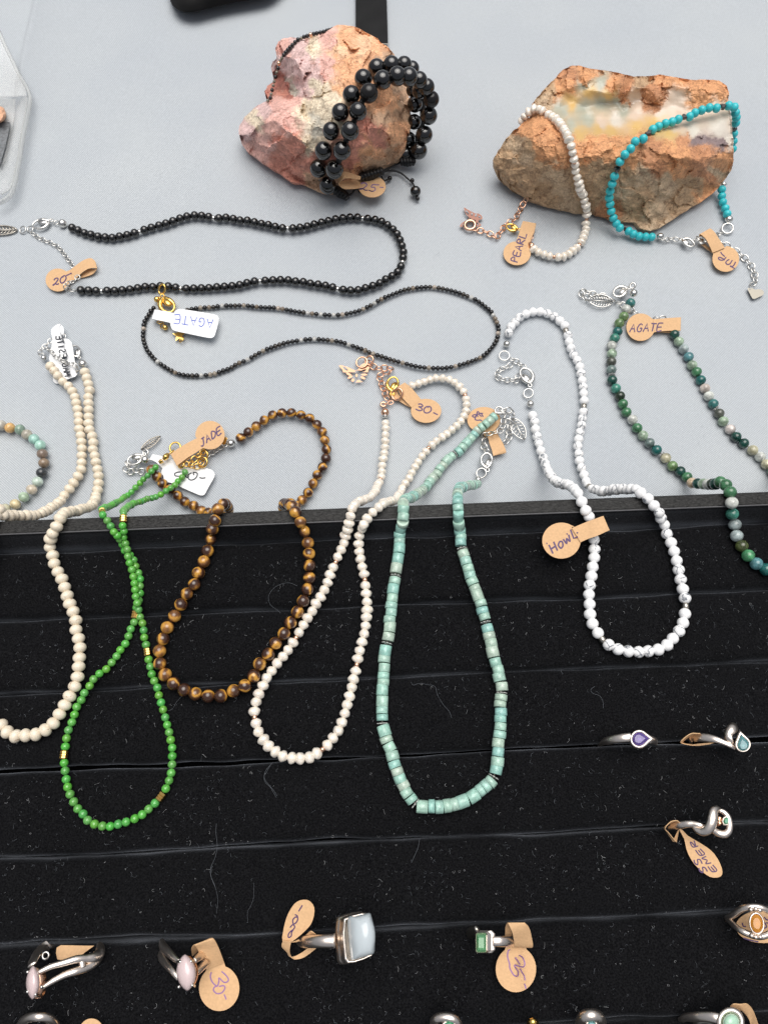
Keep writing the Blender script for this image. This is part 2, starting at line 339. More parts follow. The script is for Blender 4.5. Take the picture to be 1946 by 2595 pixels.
def mat_rock(name, gloss=False):
    m, t, b = nodes(name)
    at = N(t, 'VertexColor', layer_name='tone'); tc = N(t, 'TexCoord')
    n1 = N(t, 'TexNoise'); n1.inputs['Scale'].default_value = 260; n1.inputs['Detail'].default_value = 8; n1.inputs['Roughness'].default_value = 0.65; t.links.new(tc.outputs['Object'], n1.inputs['Vector'])
    n2 = N(t, 'TexNoise'); n2.inputs['Scale'].default_value = 1300; n2.inputs['Detail'].default_value = 4; t.links.new(tc.outputs['Object'], n2.inputs['Vector'])
    vo = N(t, 'TexVoronoi', feature='DISTANCE_TO_EDGE'); vo.inputs['Scale'].default_value = 95
    mixv = N(t, 'MixRGB'); mixv.inputs[0].default_value = 0.012; t.links.new(tc.outputs['Object'], mixv.inputs[1]); t.links.new(n1.outputs[1], mixv.inputs[2]); t.links.new(mixv.outputs[0], vo.inputs['Vector'])
    vs = N(t, 'TexVoronoi', feature='DISTANCE_TO_EDGE'); vs.inputs['Scale'].default_value = 330; t.links.new(mixv.outputs[0], vs.inputs['Vector'])
    chip = ramp(t, vs.outputs[0], [(0.0, (0.70,0.66,0.64,1)), (0.06, (1,1,1,1))])
    n3 = N(t, 'TexNoise'); n3.inputs['Scale'].default_value = 620; n3.inputs['Detail'].default_value = 6; n3.inputs['Distortion'].default_value = 1.2; t.links.new(tc.outputs['Object'], n3.inputs['Vector'])
    k3 = ramp(t, n3.outputs[0], [(0.40, (1,1,1,1)), (0.62, (1,1,1,1)), (0.67, (1.25,1.22,1.18,1)), (0.74, (1.4,1.36,1.3,1))])
    k4 = ramp(t, n3.outputs[0], [(0.30, (0.45,0.40,0.38,1)), (0.38, (1,1,1,1))])
    crack = ramp(t, vo.outputs[0], [(0.0, (0.62,0.58,0.56,1)), (0.05, (1,1,1,1))])
    k1 = ramp(t, n1.outputs[0], [(0.3, (0.72,0.69,0.67,1)), (0.48, (1.0,1.0,1.0,1)), (0.72, (1.25,1.25,1.25,1))])
    k2 = ramp(t, n2.outputs[0], [(0.3, (0.84,0.82,0.80,1)), (0.6, (1.1,1.1,1.1,1))])
    prev = at.outputs['Color']
    # alpha of the tone layer = how smooth (polished) the stone is there
    inv = N(t, 'Math', operation='SUBTRACT'); inv.inputs[0].default_value = 1.0; t.links.new(at.outputs['Alpha'], inv.inputs[1])
    for k in (k1, k2, k3, k4, chip, crack):
        mu = N(t, 'MixRGB', blend_type='MULTIPLY'); t.links.new(inv.outputs[0], mu.inputs[0]); t.links.new(prev, mu.inputs[1]); t.links.new(k, mu.inputs[2]); prev = mu.outputs[0]
    t.links.new(prev, b.inputs['Base Color'])
    rr = N(t, 'MapRange'); rr.inputs['To Min'].default_value = 0.72; rr.inputs['To Max'].default_value = 0.16; t.links.new(at.outputs['Alpha'], rr.inputs[0]); t.links.new(rr.outputs[0], b.inputs['Roughness'])
    ad = N(t, 'Math', operation='ADD'); t.links.new(n1.outputs[0], ad.inputs[0]); t.links.new(n2.outputs[0], ad.inputs[1])
    mb = N(t, 'Math', operation='MULTIPLY'); t.links.new(ad.outputs[0], mb.inputs[0]); t.links.new(inv.outputs[0], mb.inputs[1])
    bump(t, b, mb.outputs[0], 0.28, 0.00018); return m
M['rock'] = mat_rock('rough_stone')
def mat_clear():
    m, t, b = nodes('clear_plastic'); b.inputs['Base Color'].default_value = (0.93,0.94,0.92,1); b.inputs['Roughness'].default_value = 0.12
    b.inputs['Alpha'].default_value = 0.17; b.inputs['IOR'].default_value = 1.45; return m
M['clear'] = mat_clear()
M['milky'] = simple('milky_plastic_rim', (0.60,0.62,0.61,1), 0.2)
M['milky'].node_tree.nodes['Principled BSDF'].inputs['Alpha'].default_value = 0.38

# ------------------------------------------------------------------ shared small meshes
def base_sphere(seg=18, ring=12):
    bm = bmesh.new(); bmesh.ops.create_uvsphere(bm, u_segments=seg, v_segments=ring, radius=1)
    bmesh.ops.rotate(bm, verts=bm.verts, cent=(0,0,0), matrix=Matrix.Rotation(R(90), 3, 'Y'))
    for f in bm.faces: f.smooth = True
    return bm
def mk_mesh(name, bm, mat):
    me = bpy.data.meshes.new(name); bm.to_mesh(me); bm.free(); me.materials.append(mat); return me
def sphere(name, mat, seg=18, ring=12, lump=0.0, seed=0, power=1.0):
    bm = base_sphere(seg, ring)
    for v in bm.verts:
        if power != 1.0:      # flattened barrel
            r = math.hypot(v.co.y, v.co.z)
            if r > 1e-6:
                k = (r**power)/r; v.co.y *= k; v.co.z *= k
        if lump: v.co *= 1+lump*noise.noise(v.co*1.3+Vector((seed*7.1, seed*3.3, 0)))
    return mk_mesh(name, bm, mat)
def cyl(name, mat, bevel=0.08, seg=20, hole=False):
    """unit cylinder along x, half length 1, radius 1, softened rims"""
    prof = [(-1, 0.35), (-1, 1-bevel), (-1+bevel*1.4, 1), (1-bevel*1.4, 1), (1, 1-bevel), (1, 0.35)]
    V = []; Fc = []
    for x, r in prof:
        for k in range(seg):
            a = 2*math.pi*k/seg; V.append((x, r*math.cos(a), r*math.sin(a)))
    for i in range(len(prof)-1):
        for k in range(seg): Fc.append((i*seg+k, i*seg+(k+1) % seg, (i+1)*seg+(k+1) % seg, (i+1)*seg+k))
    Fc.append(tuple(range(seg))); Fc.append(tuple(range(5*seg, 6*seg)))
    me = bpy.data.meshes.new(name); me.from_pydata(V, [], Fc); me.materials.append(mat)
    for p in me.polygons: p.use_smooth = len(p.vertices) == 4 and abs(p.center.x) < 0.93 and bevel < 0.2 or len(p.vertices) == 4 and abs(p.center.x) < 1-bevel*0.5
    return me
def daisy(name, mat):
    """flat spacer: a ring of little balls round the strand"""
    bm = bmesh.new()
    for k in range(7):
        a = 2*math.pi*k/7
        bmesh.ops.create_icosphere(bm, subdivisions=1, radius=0.36, matrix=Matrix.Translation((0, 0.72*math.cos(a), 0.72*math.sin(a))))
    bmesh.ops.create_cone(bm, segments=12, radius1=0.5, radius2=0.5, depth=0.4, matrix=Matrix.Rotation(R(90), 4, 'Y'))
    for f in bm.faces: f.smooth = True
    return mk_mesh(name, bm, mat)
def fluted(name, mat):
    """small drum spacer with two grooves and notches"""
    prof = [(-1, .5), (-1, .92), (-.8, 1), (-.45, 1), (-.38, .84), (-.28, .84), (-.2, 1), (.2, 1), (.28, .84), (.38, .84), (.45, 1), (.8, 1), (1, .92), (1, .5)]
    seg = 16; V = []; Fc = []
    for x, r in prof:
        for k in range(seg):
            a = 2*math.pi*k/seg; rr = r*(1.0 if k % 2 else 0.93); V.append((x, rr*math.cos(a), rr*math.sin(a)))
    for i in range(len(prof)-1):
        for k in range(seg): Fc.append((i*seg+k, i*seg+(k+1) % seg, (i+1)*seg+(k+1) % seg, (i+1)*seg+k))
    me = bpy.data.meshes.new(name); me.from_pydata(V, [], Fc); me.materials.append(mat); return me
def link_mesh(name, mat, wire=0.17, ratio=0.68):
    path = [Vector((math.cos(2*math.pi*k/14), ratio*math.sin(2*math.pi*k/14), 0)) for k in range(14)]
    V, Fc = tube_mesh(path, wire, 6, True)
    me = bpy.data.meshes.new(name); me.from_pydata(V, [], Fc); me.materials.append(mat)
    me.polygons.foreach_set('use_smooth', [True]*len(me.polygons)); return me
LINK = {k: link_mesh('link_'+k, M[k]) for k in ('silver', 'gold', 'rose')}
BALL = {k: sphere('ball_'+k, M[k], 14, 10) for k in ('silver', 'gold', 'rose', 'ringsilver', 'pewter')}
TUBE_SP = {k: cyl('spacer_'+k, M[k], 0.12, 14) for k in ('silver', 'gold', 'rose', 'pewter')}
DAISY = daisy('daisy', simple('beaded_silver', (0.66,0.65,0.63,1), 0.35, 0.55)); FLUTED = fluted('fluted', M['gold'])

def rest(x, y, z, r):
    for _ in range(4):
        p = U(x, y, z)-RA; d = p.dot(tn)*1000
        if d < -0.6: g = 0
        elif d < din+.3: g = ZR
        elif d < DB[0]: g = ZR-1+(ZT-ZR+1)*(d-din-.3)/(DB[0]-din-.3)
        else: g = ZT+.1
        if z >= g+r: return z
        z = g+r
    return z
class Path:
    def __init__(s, pts, z0=1.0, n=8, r=None):
        """r = bead radius: keeps the strand on top of the cloth, the tray rim and the rolls"""
        P = [list(p) for p in pts]; i = 1
        while i < len(P)-1:                       # drop points that step back on themselves where two traced pieces join
            a, b, c = P[i-1], P[i], P[i+1]; l1 = math.hypot(b[0]-a[0], b[1]-a[1]); l2 = math.hypot(c[0]-b[0], c[1]-b[1])
            dot = (b[0]-a[0])*(c[0]-b[0])+(b[1]-a[1])*(c[1]-b[1])
            if (dot < 0.1*l1*l2 and min(l1, l2) < 13) or l1 < 4.0:
                if len(b) > 2 and len(c) < 3: c.append(b[2])
                P.pop(i); i = max(1, i-1)
            else: i += 1
        C = catmull(zfill(P, z0), n)
        if r:
            for _ in range(2):
                C = [Vector((p.x, p.y, rest(p.x, p.y, p.z, r))) for p in C]
                Z = [p.z for p in C]; C = [Vector((p.x, p.y, max(p.z, sum(Z[max(i-2, 0):i+3])/len(Z[max(i-2, 0):i+3])))) for i, p in enumerate(C)]
        s.C = [U(*p) for p in C]; s.d = [0.0]
        for i in range(1, len(s.C)): s.d.append(s.d[-1]+(s.C[i]-s.C[i-1]).length)
        s.L = s.d[-1]; s.k = 0
    def at(s, t):
        t = min(max(t, 0), s.L); lo, hi = 0, len(s.d)-1
        while hi-lo > 1:
            m = (lo+hi)//2
            if s.d[m] <= t: lo = m
            else: hi = m
        f = (t-s.d[lo])/max(s.d[hi]-s.d[lo], 1e-9)
        return s.C[lo].lerp(s.C[hi], f), (s.C[hi]-s.C[lo]).normalized()
def rquat(tan, roll=None, tilt=0.0):
    t = tan.copy()
    if tilt: t = (t+Vector((random.uniform(-tilt, tilt), random.uniform(-tilt, tilt), random.uniform(-tilt, tilt)))).normalized()
    qn = Vector((1,0,0)).rotation_difference(t)
    return qn @ Quaternion((1,0,0), random.uniform(0, 6.283) if roll is None else roll)
def strand(parent, path, spec, thread=None, thr=0.18):
    """spec: list of dicts (name, me, len, r, colour...) repeated in order by a generator; lengths in mm, fitted to the path"""
    tot = 0; items = []; L = path.L*1000
    for it in spec:
        items.append(it); tot += it['len']
        if tot >= L: break
    k = L/tot; t = 0
    for it in items:
        l = it['len']*k; c, tg = path.at((t+l/2)/1000); t += l
        r = it['r']*1.07*random.uniform(1-it.get('jit', .02), 1+it.get('jit', .02))
        steep = abs(tg.z) > .35
        if steep: r *= random.uniform(.86, 1.05); c = c+Vector((random.uniform(-1, 1), random.uniform(-1, 1), 0))*r*.00011
        if it.get('off'): c = c+Vector((random.uniform(-1, 1), random.uniform(-1, 1), random.uniform(-.3, 1)))*it['off']/1000
        inst(it['name'], it['me'], parent, c, rquat(tg, None, it.get('tilt', 0)), (l/2000*it.get('over', 1.0), r/1000, r/1000), it.get('col'))
    if thread:
        n = max(12, int(L/1.2)); P = [path.at(path.L*i/n)[0] for i in range(n+1)]
        V, Fc = tube_mesh(P, thr/1000, 5); mobj('thread', V, Fc, M[thread], parent)
def cyc(bead, spacer, counts):
    """bead/spacer factories; counts = beads between spacers, the last count repeating"""
    i = 0
    while True:
        n = counts[min(i, len(counts)-1)]; i += 1
        for _ in range(n): yield bead()
        if spacer: yield spacer()
def chain(parent, pts, metal, ln=2.3, wd=1.6, z0=0.8, name='chain'):
    p = Path(pts, z0); e = empty(name, at=p.C[0], parent=parent)
    n = max(1, int(round(p.L*1000/(ln*0.74))))
    for i in range(n):
        c, tg = p.at(p.L*(i+0.5)/n)
        inst('link', LINK[metal], e, c, rquat(tg, R(38 if i % 2 else -30)), (ln/2000, wd/1350, ln/2000*0.9))
    return e
def jump(parent, x, y, rpx, metal, z=1.0, wire=0.28, tilt=0.0, name='jump_ring'):
    c = U(x, y, z); r = rpx/PXMM(y, z)
    P = [c+Vector((r*math.cos(a), r*math.sin(a), r*math.sin(a+0.7)*tilt))/1000 for a in [2*math.pi*k/22 for k in range(22)]]
    V, Fc = tube_mesh(P, wire/1000, 6, True); return mobj(name, V, Fc, M[metal], parent)
def frame2(base, tip, z):
    a = U(base[0], base[1], z); b = U(tip[0], tip[1], z); x = b-a; L = x.length; x.normalize(); y = Vector((-x.y, x.x, 0)); return a, x, y, L
def clasp(parent, base, tip, metal, z=1.6, fat=1.0, flip=1):
    a, x, y, L = frame2(base, tip, z)
    sh = [(0.20,0.0,.05), (0.32,0.17,.085), (0.52,0.27,.085), (0.74,0.25,.06), (0.93,0.12,.045), (1.0,-0.06,.045), (0.88,-0.22,.05), (0.66,-0.27,.06), (0.46,-0.20,.10), (0.30,-0.09,.09)]
    P = [a+x*L*u+y*L*v*flip for u, v, _ in sh]; C = catmull(P, 5, True); rr = []
    for i in range(len(C)):
        t = i/5; k = int(t) % len(sh); f = t-int(t); rr.append((sh[k][2]*(1-f)+sh[(k+1) % len(sh)][2]*f)*L*fat)
    A = tube_mesh(C, rr, 8, True, 0.9)
    P2 = [a+x*L*(0.09+0.09*math.cos(t))+y*L*0.08*math.sin(t) for t in [2*math.pi*k/14 for k in range(14)]]
    B = tube_mesh(P2, 0.032*L, 6, True)
    bl = [(0.24,0.0,.06), (0.40,-0.02,.13), (0.56,-0.07,.12), (0.70,-0.16,.05)]          # wide closed half of the body
    Cc = tube_mesh([a+x*L*u+y*L*v*flip-Vector((0,0,L*0.02)) for u, v, _ in bl], [r*L*fat for _, _, r in bl], 8, False, 0.6)
    V, Fc = merge([A, B, Cc]); return mobj('clasp', V, Fc, M[metal], parent)
def leaf(parent, base, tip, metal, z=1.0, wid=0.32, n=6):
    a, x, y, L = frame2(base, tip, z); w_ = lambda t: wid*math.sin(math.pi*min(1, t*0.92+0.06))**0.8
    parts = []
    for s in (1, -1):
        parts.append(tube_mesh([a+x*L*t+y*L*s*w_(t)*(1 if 0 < t < 1 else 0.1) for t in [k/12 for k in range(13)]], L*0.025, 5))
        for k in range(n):
            t0 = 0.08+0.8*k/n
            parts.append(tube_mesh([a+x*L*(t0), a+x*L*(t0+0.07)+y*L*s*w_(t0+.1)*0.55, a+x*L*min(1, t0+0.15)+y*L*s*w_(min(1, t0+0.15))], L*0.020, 5))
    parts.append(tube_mesh([a, a+x*L*0.5, a+x*L], L*0.022, 5))
    V, Fc = merge(parts); return mobj('leaf_charm', V, Fc, M[metal], parent)
def ell(cx, cy, rx, ry, ang=0, n=20):
    c, s_ = math.cos(R(ang)), math.sin(R(ang)); out = []
    for k in range(n):
        a = 2*math.pi*k/n; u, v = rx*math.cos(a), ry*math.sin(a); out.append((cx+u*c-v*s_, cy+u*s_+v*c))
    return out
def smoothpoly(P, n=4): return [(v.x, v.y) for v in catmull([(p[0], p[1], 0) for p in P], n, True)]
def plate(name, outline, holes, mat, parent, z=1.0, th=0.35, zf=None):
    """flat cut-out sheet with real holes and thickness (photo px outline)"""
    cu = bpy.data.curves.new('cut', 'CURVE'); cu.dimensions = '2D'; cu.fill_mode = 'BOTH'; cu.extrude = th/2
    for poly in [outline]+list(holes):
        sp = cu.splines.new('POLY'); sp.points.add(len(poly)-1); sp.use_cyclic_u = True
        for i, p in enumerate(poly): sp.points[i].co = (p[0]-CX, -(p[1]-CY), 0, 1)
    ob = bpy.data.objects.new('cut', cu); COL.objects.link(ob)
    dg = bpy.context.evaluated_depsgraph_get(); me = ob.evaluated_get(dg).to_mesh()
    V = []
    for v in me.vertices:
        X, Y = v.co.x+CX, CY-v.co.y; V.append(U(X, Y, (zf(X, Y) if zf else z)+v.co.z))
    Fc = [tuple(p.vertices) for p in me.polygons]
    ob.evaluated_get(dg).to_mesh_clear(); bpy.data.objects.remove(ob); bpy.data.curves.remove(cu)
    return mobj(name, V, Fc, mat, parent, smooth=False)
def loft(name, layers, mat, parent, smooth=True, capb=True, capt=True, sub=0):
    """layers: list of polygons [(x,y,z)...] in photo px, same count"""
    n = len(layers[0]); V = []; Fc = []
    for L in layers: V += [U(*p) for p in L]
    for i in range(len(layers)-1):
        for k in range(n): Fc.append((i*n+k, i*n+(k+1) % n, (i+1)*n+(k+1) % n, (i+1)*n+k))
    if capb: Fc.append(tuple(range(n)))
    if capt: Fc.append(tuple(range((len(layers)-1)*n, len(layers)*n)))
    return mobj(name, V, Fc, mat, parent, smooth, sub=sub)
def shrink(P, k, dx=0, dy=0):
    cx = sum(p[0] for p in P)/len(P); cy = sum(p[1] for p in P)/len(P)
    return [(cx+(p[0]-cx)*k+dx, cy+(p[1]-cy)*k+dy) for p in P]
def lz(P, z): return [(p[0], p[1], z) for p in P]

# ------------------------------------------------------------------ handwriting: single-line strokes in a unit box, y up
FONT = {
 '2': [[(0.05,.78),(.2,.98),(.55,1),(.75,.8),(.62,.5),(.3,.15),(.05,.0),(.05,.12),(.35,.16),(.7,.0),(1,.05)]],
 '0': [[(.5,1),(.15,.85),(.02,.4),(.3,.0),(.75,.1),(.98,.55),(.8,.95),(.5,1),(.35,.8)]],
 '3': [[(.1,.85),(.45,1),(.8,.85),(.65,.6),(.35,.52),(.7,.48),(.95,.25),(.6,.0),(.05,.1)]],
 '5': [[(.95,1),(.35,.95),(.25,.55),(.6,.6),(.8,.3),(.5,.0),(.0,.08)]],
 '-': [[(0,.45),(1,.55)]],
 'P': [[(.15,0),(.2,1),(.75,.95),(.85,.65),(.2,.5)]],
 'E': [[(.95,1),(.1,.95),(.1,0),(.95,.05)],[(.1,.5),(.8,.52)]],
 'A': [[(0,0),(.45,1),(.95,0)],[(.15,.4),(.8,.42)]],
 'R': [[(.1,0),(.15,1),(.75,.95),(.8,.65),(.15,.5),(.95,0)]],
 'L': [[(.1,1),(.1,0),(.9,.05)]],
 'T': [[(0,1),(1,.95)],[(.5,1),(.45,0)]],
 'U': [[(.1,1),(.1,.25),(.45,0),(.85,.25),(.9,1)]],
 'G': [[(.9,.85),(.5,1),(.1,.6),(.2,.1),(.7,.05),(.9,.45),(.5,.45)]],
 'J': [[(.3,1),(1,1)],[(.7,1),(.65,.2),(.35,0),(0,.15)]],
 'D': [[(.1,0),(.15,1),(.7,.85),(.95,.5),(.7,.1),(.1,0)]],
 'M': [[(0,0),(.1,1),(.5,.35),(.9,1),(1,0)]],
 'N': [[(.05,0),(.1,1),(.85,0),(.95,1)]],
 'S': [[(.9,.85),(.5,1),(.15,.8),(.4,.55),(.8,.35),(.6,.05),(.05,.1)]],
 'I': [[(.5,1),(.5,0)]],
 'H': [[(.1,1),(.1,0)],[(.9,1),(.85,0)],[(.1,.5),(.9,.5)]],
 'O': [[(.5,1),(.1,.6),(.3,0),(.8,.1),(.9,.7),(.5,1)]],
 'o': [[(.5,.65),(.15,.4),(.3,0),(.75,.1),(.85,.5),(.5,.65)]],
 'w': [[(0,.65),(.2,.05),(.5,.5),(.75,.05),(1,.7)]],
 'l': [[(.4,1.05),(.3,.1),(.9,.0)]],
 '#': [[(.0,.9),(.35,.1),(.5,1),(.6,.1),(.85,.95)],[(0,.4),(1,.5)]],
}
def write(parent, text, o, d, u, zf, ink, wpx, gap=0.28):
    """o = start of baseline, d = vector of one letter's width, u = letter height vector (all photo px)"""
    parts = []
    for i, ch in enumerate(text):
        if ch == ' ': continue
        for st in FONT[ch]:
            P = [(o[0]+d[0]*(i*(1+gap)+p[0])+u[0]*p[1]+random.uniform(-.3,.3), o[1]+d[1]*(i*(1+gap)+p[0])+u[1]*p[1]+random.uniform(-.3,.3), 0) for p in st]
            C = catmull(P, 4) if len(P) > 3 else [Vector(p) for p in P]
            parts.append(inkline(C, zf, wpx))
    V, Fc = merge(parts); return mobj('writing', V, Fc, M[ink], parent)
def inkline(C, zf, wpx):
    V = []; Fc = []
    for i, p in enumerate(C):
        a = C[max(i-1, 0)]; b = C[min(i+1, len(C)-1)]; t = (b-a); t = t.normalized() if t.length > 0 else Vector((1,0,0)); n = Vector((-t.y, t.x, 0))*wpx/2
        for s in (1, -1):
            X, Y = p.x+n.x*s, p.y+n.y*s; V.append(U(X, Y, zf(X, Y)+0.16))
        V.append(U(p.x, p.y, zf(p.x, p.y)+0.22))
    for i in range(len(C)-1):
        Fc += [(i*3, i*3+3, i*3+5, i*3+2), (i*3+2, i*3+5, i*3+4, i*3+1)]
    return V, Fc
def strokes(parent, lists, zf, ink, wpx):
    V, Fc = merge([inkline(catmull([(p[0], p[1], 0) for p in L], 4), zf, wpx) for L in lists]); return mobj('writing', V, Fc, M[ink], parent)
def ribbon(pairs, sub=8):
    A = catmull([U(p[0], p[1], p[4]) for p in pairs], sub); B = catmull([U(p[2], p[3], p[5] if len(p) > 5 else p[4]) for p in pairs], sub)
    V = []; Fc = []
    for a, b in zip(A, B): V += [a, b]
    for i in range(len(A)-1): Fc.append((2*i, 2*i+2, 2*i+3, 2*i+1))
    return V, Fc
def price_tag(label, crop, circ, straps, z=1.5, tilt=(0,0), writing=None, mat='kraft', poly=None, group=None, under=None, kz=0.4):
    """circ=(cx,cy,rx,ry) disc; straps = list of ribbons of (lx,ly,rx,ry,z[,z2]) continuing from the neck"""
    if poly: outl = q(crop, poly)
    else:
        cx, cy, rx, ry = circ; p0 = straps[0][0] if straps else None
        if p0:
            aL = math.atan2((p0[1]-cy)/ry, (p0[0]-cx)/rx); aR = math.atan2((p0[3]-cy)/ry, (p0[2]-cx)/rx)
            d = (aL-aR) % (2*math.pi); 
            if d < math.pi: aL, aR, Lp, Rp = aR, aL, (p0[2], p0[3]), (p0[0], p0[1]); d = (aL-aR) % (2*math.pi)
            else: Lp, Rp = (p0[0], p0[1]), (p0[2], p0[3])
            g = 0.10
            P = [Rp]+[(cx+rx*math.cos(aR+g+(d-2*g)*k/36), cy+ry*math.sin(aR+g+(d-2*g)*k/36)) for k in range(37)]+[Lp]
        else: P = ell(cx, cy, rx, ry, 0, 40)
        outl = q(crop, P)
    c0 = (sum(p[0] for p in outl)/len(outl), sum(p[1] for p in outl)/len(outl))
    zf = lambda X, Y: z+(X-c0[0])*tilt[0]+(Y-c0[1])*tilt[1]
    straps = [[(*p[:4], z+(p[4]-z)*(kz if p[4] > z else 1)) for p in s] for s in straps]
    mids = [((q1(crop, (p[0]+p[2])/2, (p[1]+p[3])/2)), p[4]) for p in (straps[0] if straps else [])]
    def zi(X, Y):
        h = zf(X, Y)
        for (a, za), (b, zb_) in list(zip(mids, mids[1:]))[:4]:
            dx, dy = b[0]-a[0], b[1]-a[1]; t = ((X-a[0])*dx+(Y-a[1])*dy)/(dx*dx+dy*dy+1e-9)
            if t > -0.15 and zb_ > za-0.3: h = max(h, za+(zb_-za)*min(max(t, 0), 1)+.05)
        return h
    T = empty('price_tag', label, 'price tag', U(c0[0], c0[1], z), group)
    V = [U(X, Y, zf(X, Y)) for X, Y in outl]; parts = [(V, [tuple(range(len(V)))])]
    mobj('paper', *merge(parts), M[mat], T, smooth=False, solid=0.22)
    for s in straps: mobj('strap', *ribbon([(*q1(crop, p[0], p[1]), *q1(crop, p[2], p[3]), *p[4:]) for p in s]), M[mat], T, smooth=False, solid=0.2)
    if under: mobj('strap', *ribbon([(*q1(crop, p[0], p[1]), *q1(crop, p[2], p[3]), *p[4:]) for p in under]), M[mat], T, smooth=False, solid=0.2)
    if writing:
        for wr in writing:
            if wr[0] == 'strokes': strokes(T, [q(crop, s) for s in wr[1]], zi, wr[2], wr[3])
            else:
                tx, o, d, u, ink, wp = wr[:6]; s = CR[crop][2]
                write(T, tx, q1(crop, *o), (d[0]/s, d[1]/s), (u[0]/s, u[1]/s), zi, ink, wp, wr[6] if len(wr) > 6 else 0.28)
    return T
# ------------------------------------------------------------------ setting: the tablecloth
def axis(lo, hi, a, b, fine, coarse):
    v = []; x = lo
    while x < hi:
        v.append(x); x += fine if a <= x <= b else coarse
    v.append(hi); return v
CREASE = [U(*p) for p in [(120,-120), (105,0), (94,50), (88,82), (77,125), (66,163), (59,190), (50,240)]]
def crease_h(p):
    best = None
    for a, b in zip(CREASE, CREASE[1:]):
        d = b-a; t = max(0, min(1, (p-a).dot(d)/d.dot(d))); c = a+d*t; v = p-c
        s = (d.x*v.y-d.y*v.x)
        if best is None or v.length < best[0]: best = (v.length, s)
    dist, s = best; fade = max(0, min(1, (p.y-U(0, 330).y)/0.03))
    if s > 0: return 0.0085*math.exp(-dist/0.016)*fade                       # upper layer, right of the fold
    return 0.0085*fade*math.exp(-dist/0.0010)+0.003*fade*(1-math.exp(-dist/0.02))
xs = axis(-0.6, 0.6, -0.19, 0.16, 0.0022, 0.02); ys = axis(-0.5, 0.9, -0.02, 0.30, 0.0022, 0.02)
V = []; Fc = []
for y in ys:
    for x in xs:
        p = Vector((x, y, 0)); h = 0.0010*noise.noise(Vector((x*9, y*9, 1.3)))+0.0006*noise.noise(Vector((x*31+y*12, y*13, 4)))
        if -0.22 < x < -0.05 and y > 0.05: h += crease_h(p)
        V.append((x, y, h-0.0006))
nx = len(xs)
for j in range(len(ys)-1):
    for i in range(nx-1): Fc.append((j*nx+i, j*nx+i+1, (j+1)*nx+i+1, (j+1)*nx+i))
tagp(mobj('tablecloth', V, Fc, M['cloth']), kind='structure')

# ------------------------------------------------------------------ the black ring tray
S0, S1 = -50, 320
dend = DB[-1]+6
tray = empty('ring_tray', 'black velvet ring tray with padded rolls and leatherette rim', 'display tray', TP(130, 80, 0))
def sweepS(name, prof, mat, parent, step=2.5, wob=0.0, seed=0, smooth=True, zl=0.0, s0=S0, s1=S1):
    n = int((s1-s0)/step); V = []; Fc = []; m = len(prof)
    for i in range(n+1):
        s = s0+(s1-s0)*i/n
        for k, (d, z, wk) in enumerate(prof):
            dd = d+wk*wob*(noise.noise(Vector((s*0.022, seed*5.1+(9 if wk < 0 else 0), 0)))+0.45*noise.noise(Vector((s*0.09, seed*3.7, k*0.0+2))))
            zz = z+zl*noise.noise(Vector((s*0.03, d*0.06, seed)))
            V.append(TP(s, dd, zz))
    for i in range(n):
        for k in range(m-1): Fc.append((i*m+k, i*m+k+1, (i+1)*m+k+1, (i+1)*m+k))
    Fc.append(tuple(range(m))); Fc.append(tuple(range(n*m, (n+1)*m)))
    return mobj(name, V, Fc, mat, parent, smooth)
# rim: far side board with a rounded, leatherette covered top, then thin piping where the lining starts, its pale colour painting in the edge highlight
sweepS('rim', [(0,0,0), (0,ZR-.5,0), (.35,ZR-.08,0), (.8,ZR,0), (din-.5,ZR,0), (din-.1,ZR-.15,0), (din,ZR-.5,0), (din,2,0)], M['leather'], tray, 4, smooth=False)
o_ = sweepS('piping', [(din-.15,ZR-.25,0), (din-.05,ZR+.08,0), (din+.18,ZR+.08,0), (din+.28,ZR-.35,0)], simple('edge_highlight', (0.10,0.10,0.105,1), 0.35), tray, 4)
d0 = DB[0]
sweepS('wall_lining', [(din+.05,2,0), (din+.05,ZR-.5,0), (din+.35,ZR-.75,0), (din+.8,ZR-1.6,1), (din+1.3,ZR-2.7,1), (d0-.9,ZT+1.9,1), (d0-.35,ZT+1.0,1), (d0-.1,ZT-1.5,1), (d0-.05,18,0)], M['velvet_wall'], tray, 2, 0.25, 3)
for i in range(len(DB)-1):
    a, b = DB[i], DB[i+1]; wd = b-a
    g0 = 0.16+(0.30 if i in (3, 4, 5) else 0.0)
    prof = [(a+.6,14,1), (a+.35+g0*.3,24,1), (a+.15+g0*.6,ZT-3.2,1), (a+.30+g0,ZT-1.8,1), (a+.95+g0,ZT-.85,1), (a+2.2,ZT-.35,.8), (a+4.2,ZT-.1,.4), (a+wd*.5,ZT+.1,0), (b-4.2,ZT-.1,-.4),
            (b-2.2,ZT-.32,-.8), (b-.95-g0,ZT-.8,-1), (b-.30-g0,ZT-1.7,-1), (b-.15-g0*.6,ZT-3.1,-1), (b-.35,24,-1), (b-.6,14,-1)]
    sweepS('padded_roll', prof, M['velvet'], tray, 1.6, 0.95, i+1, zl=0.45)
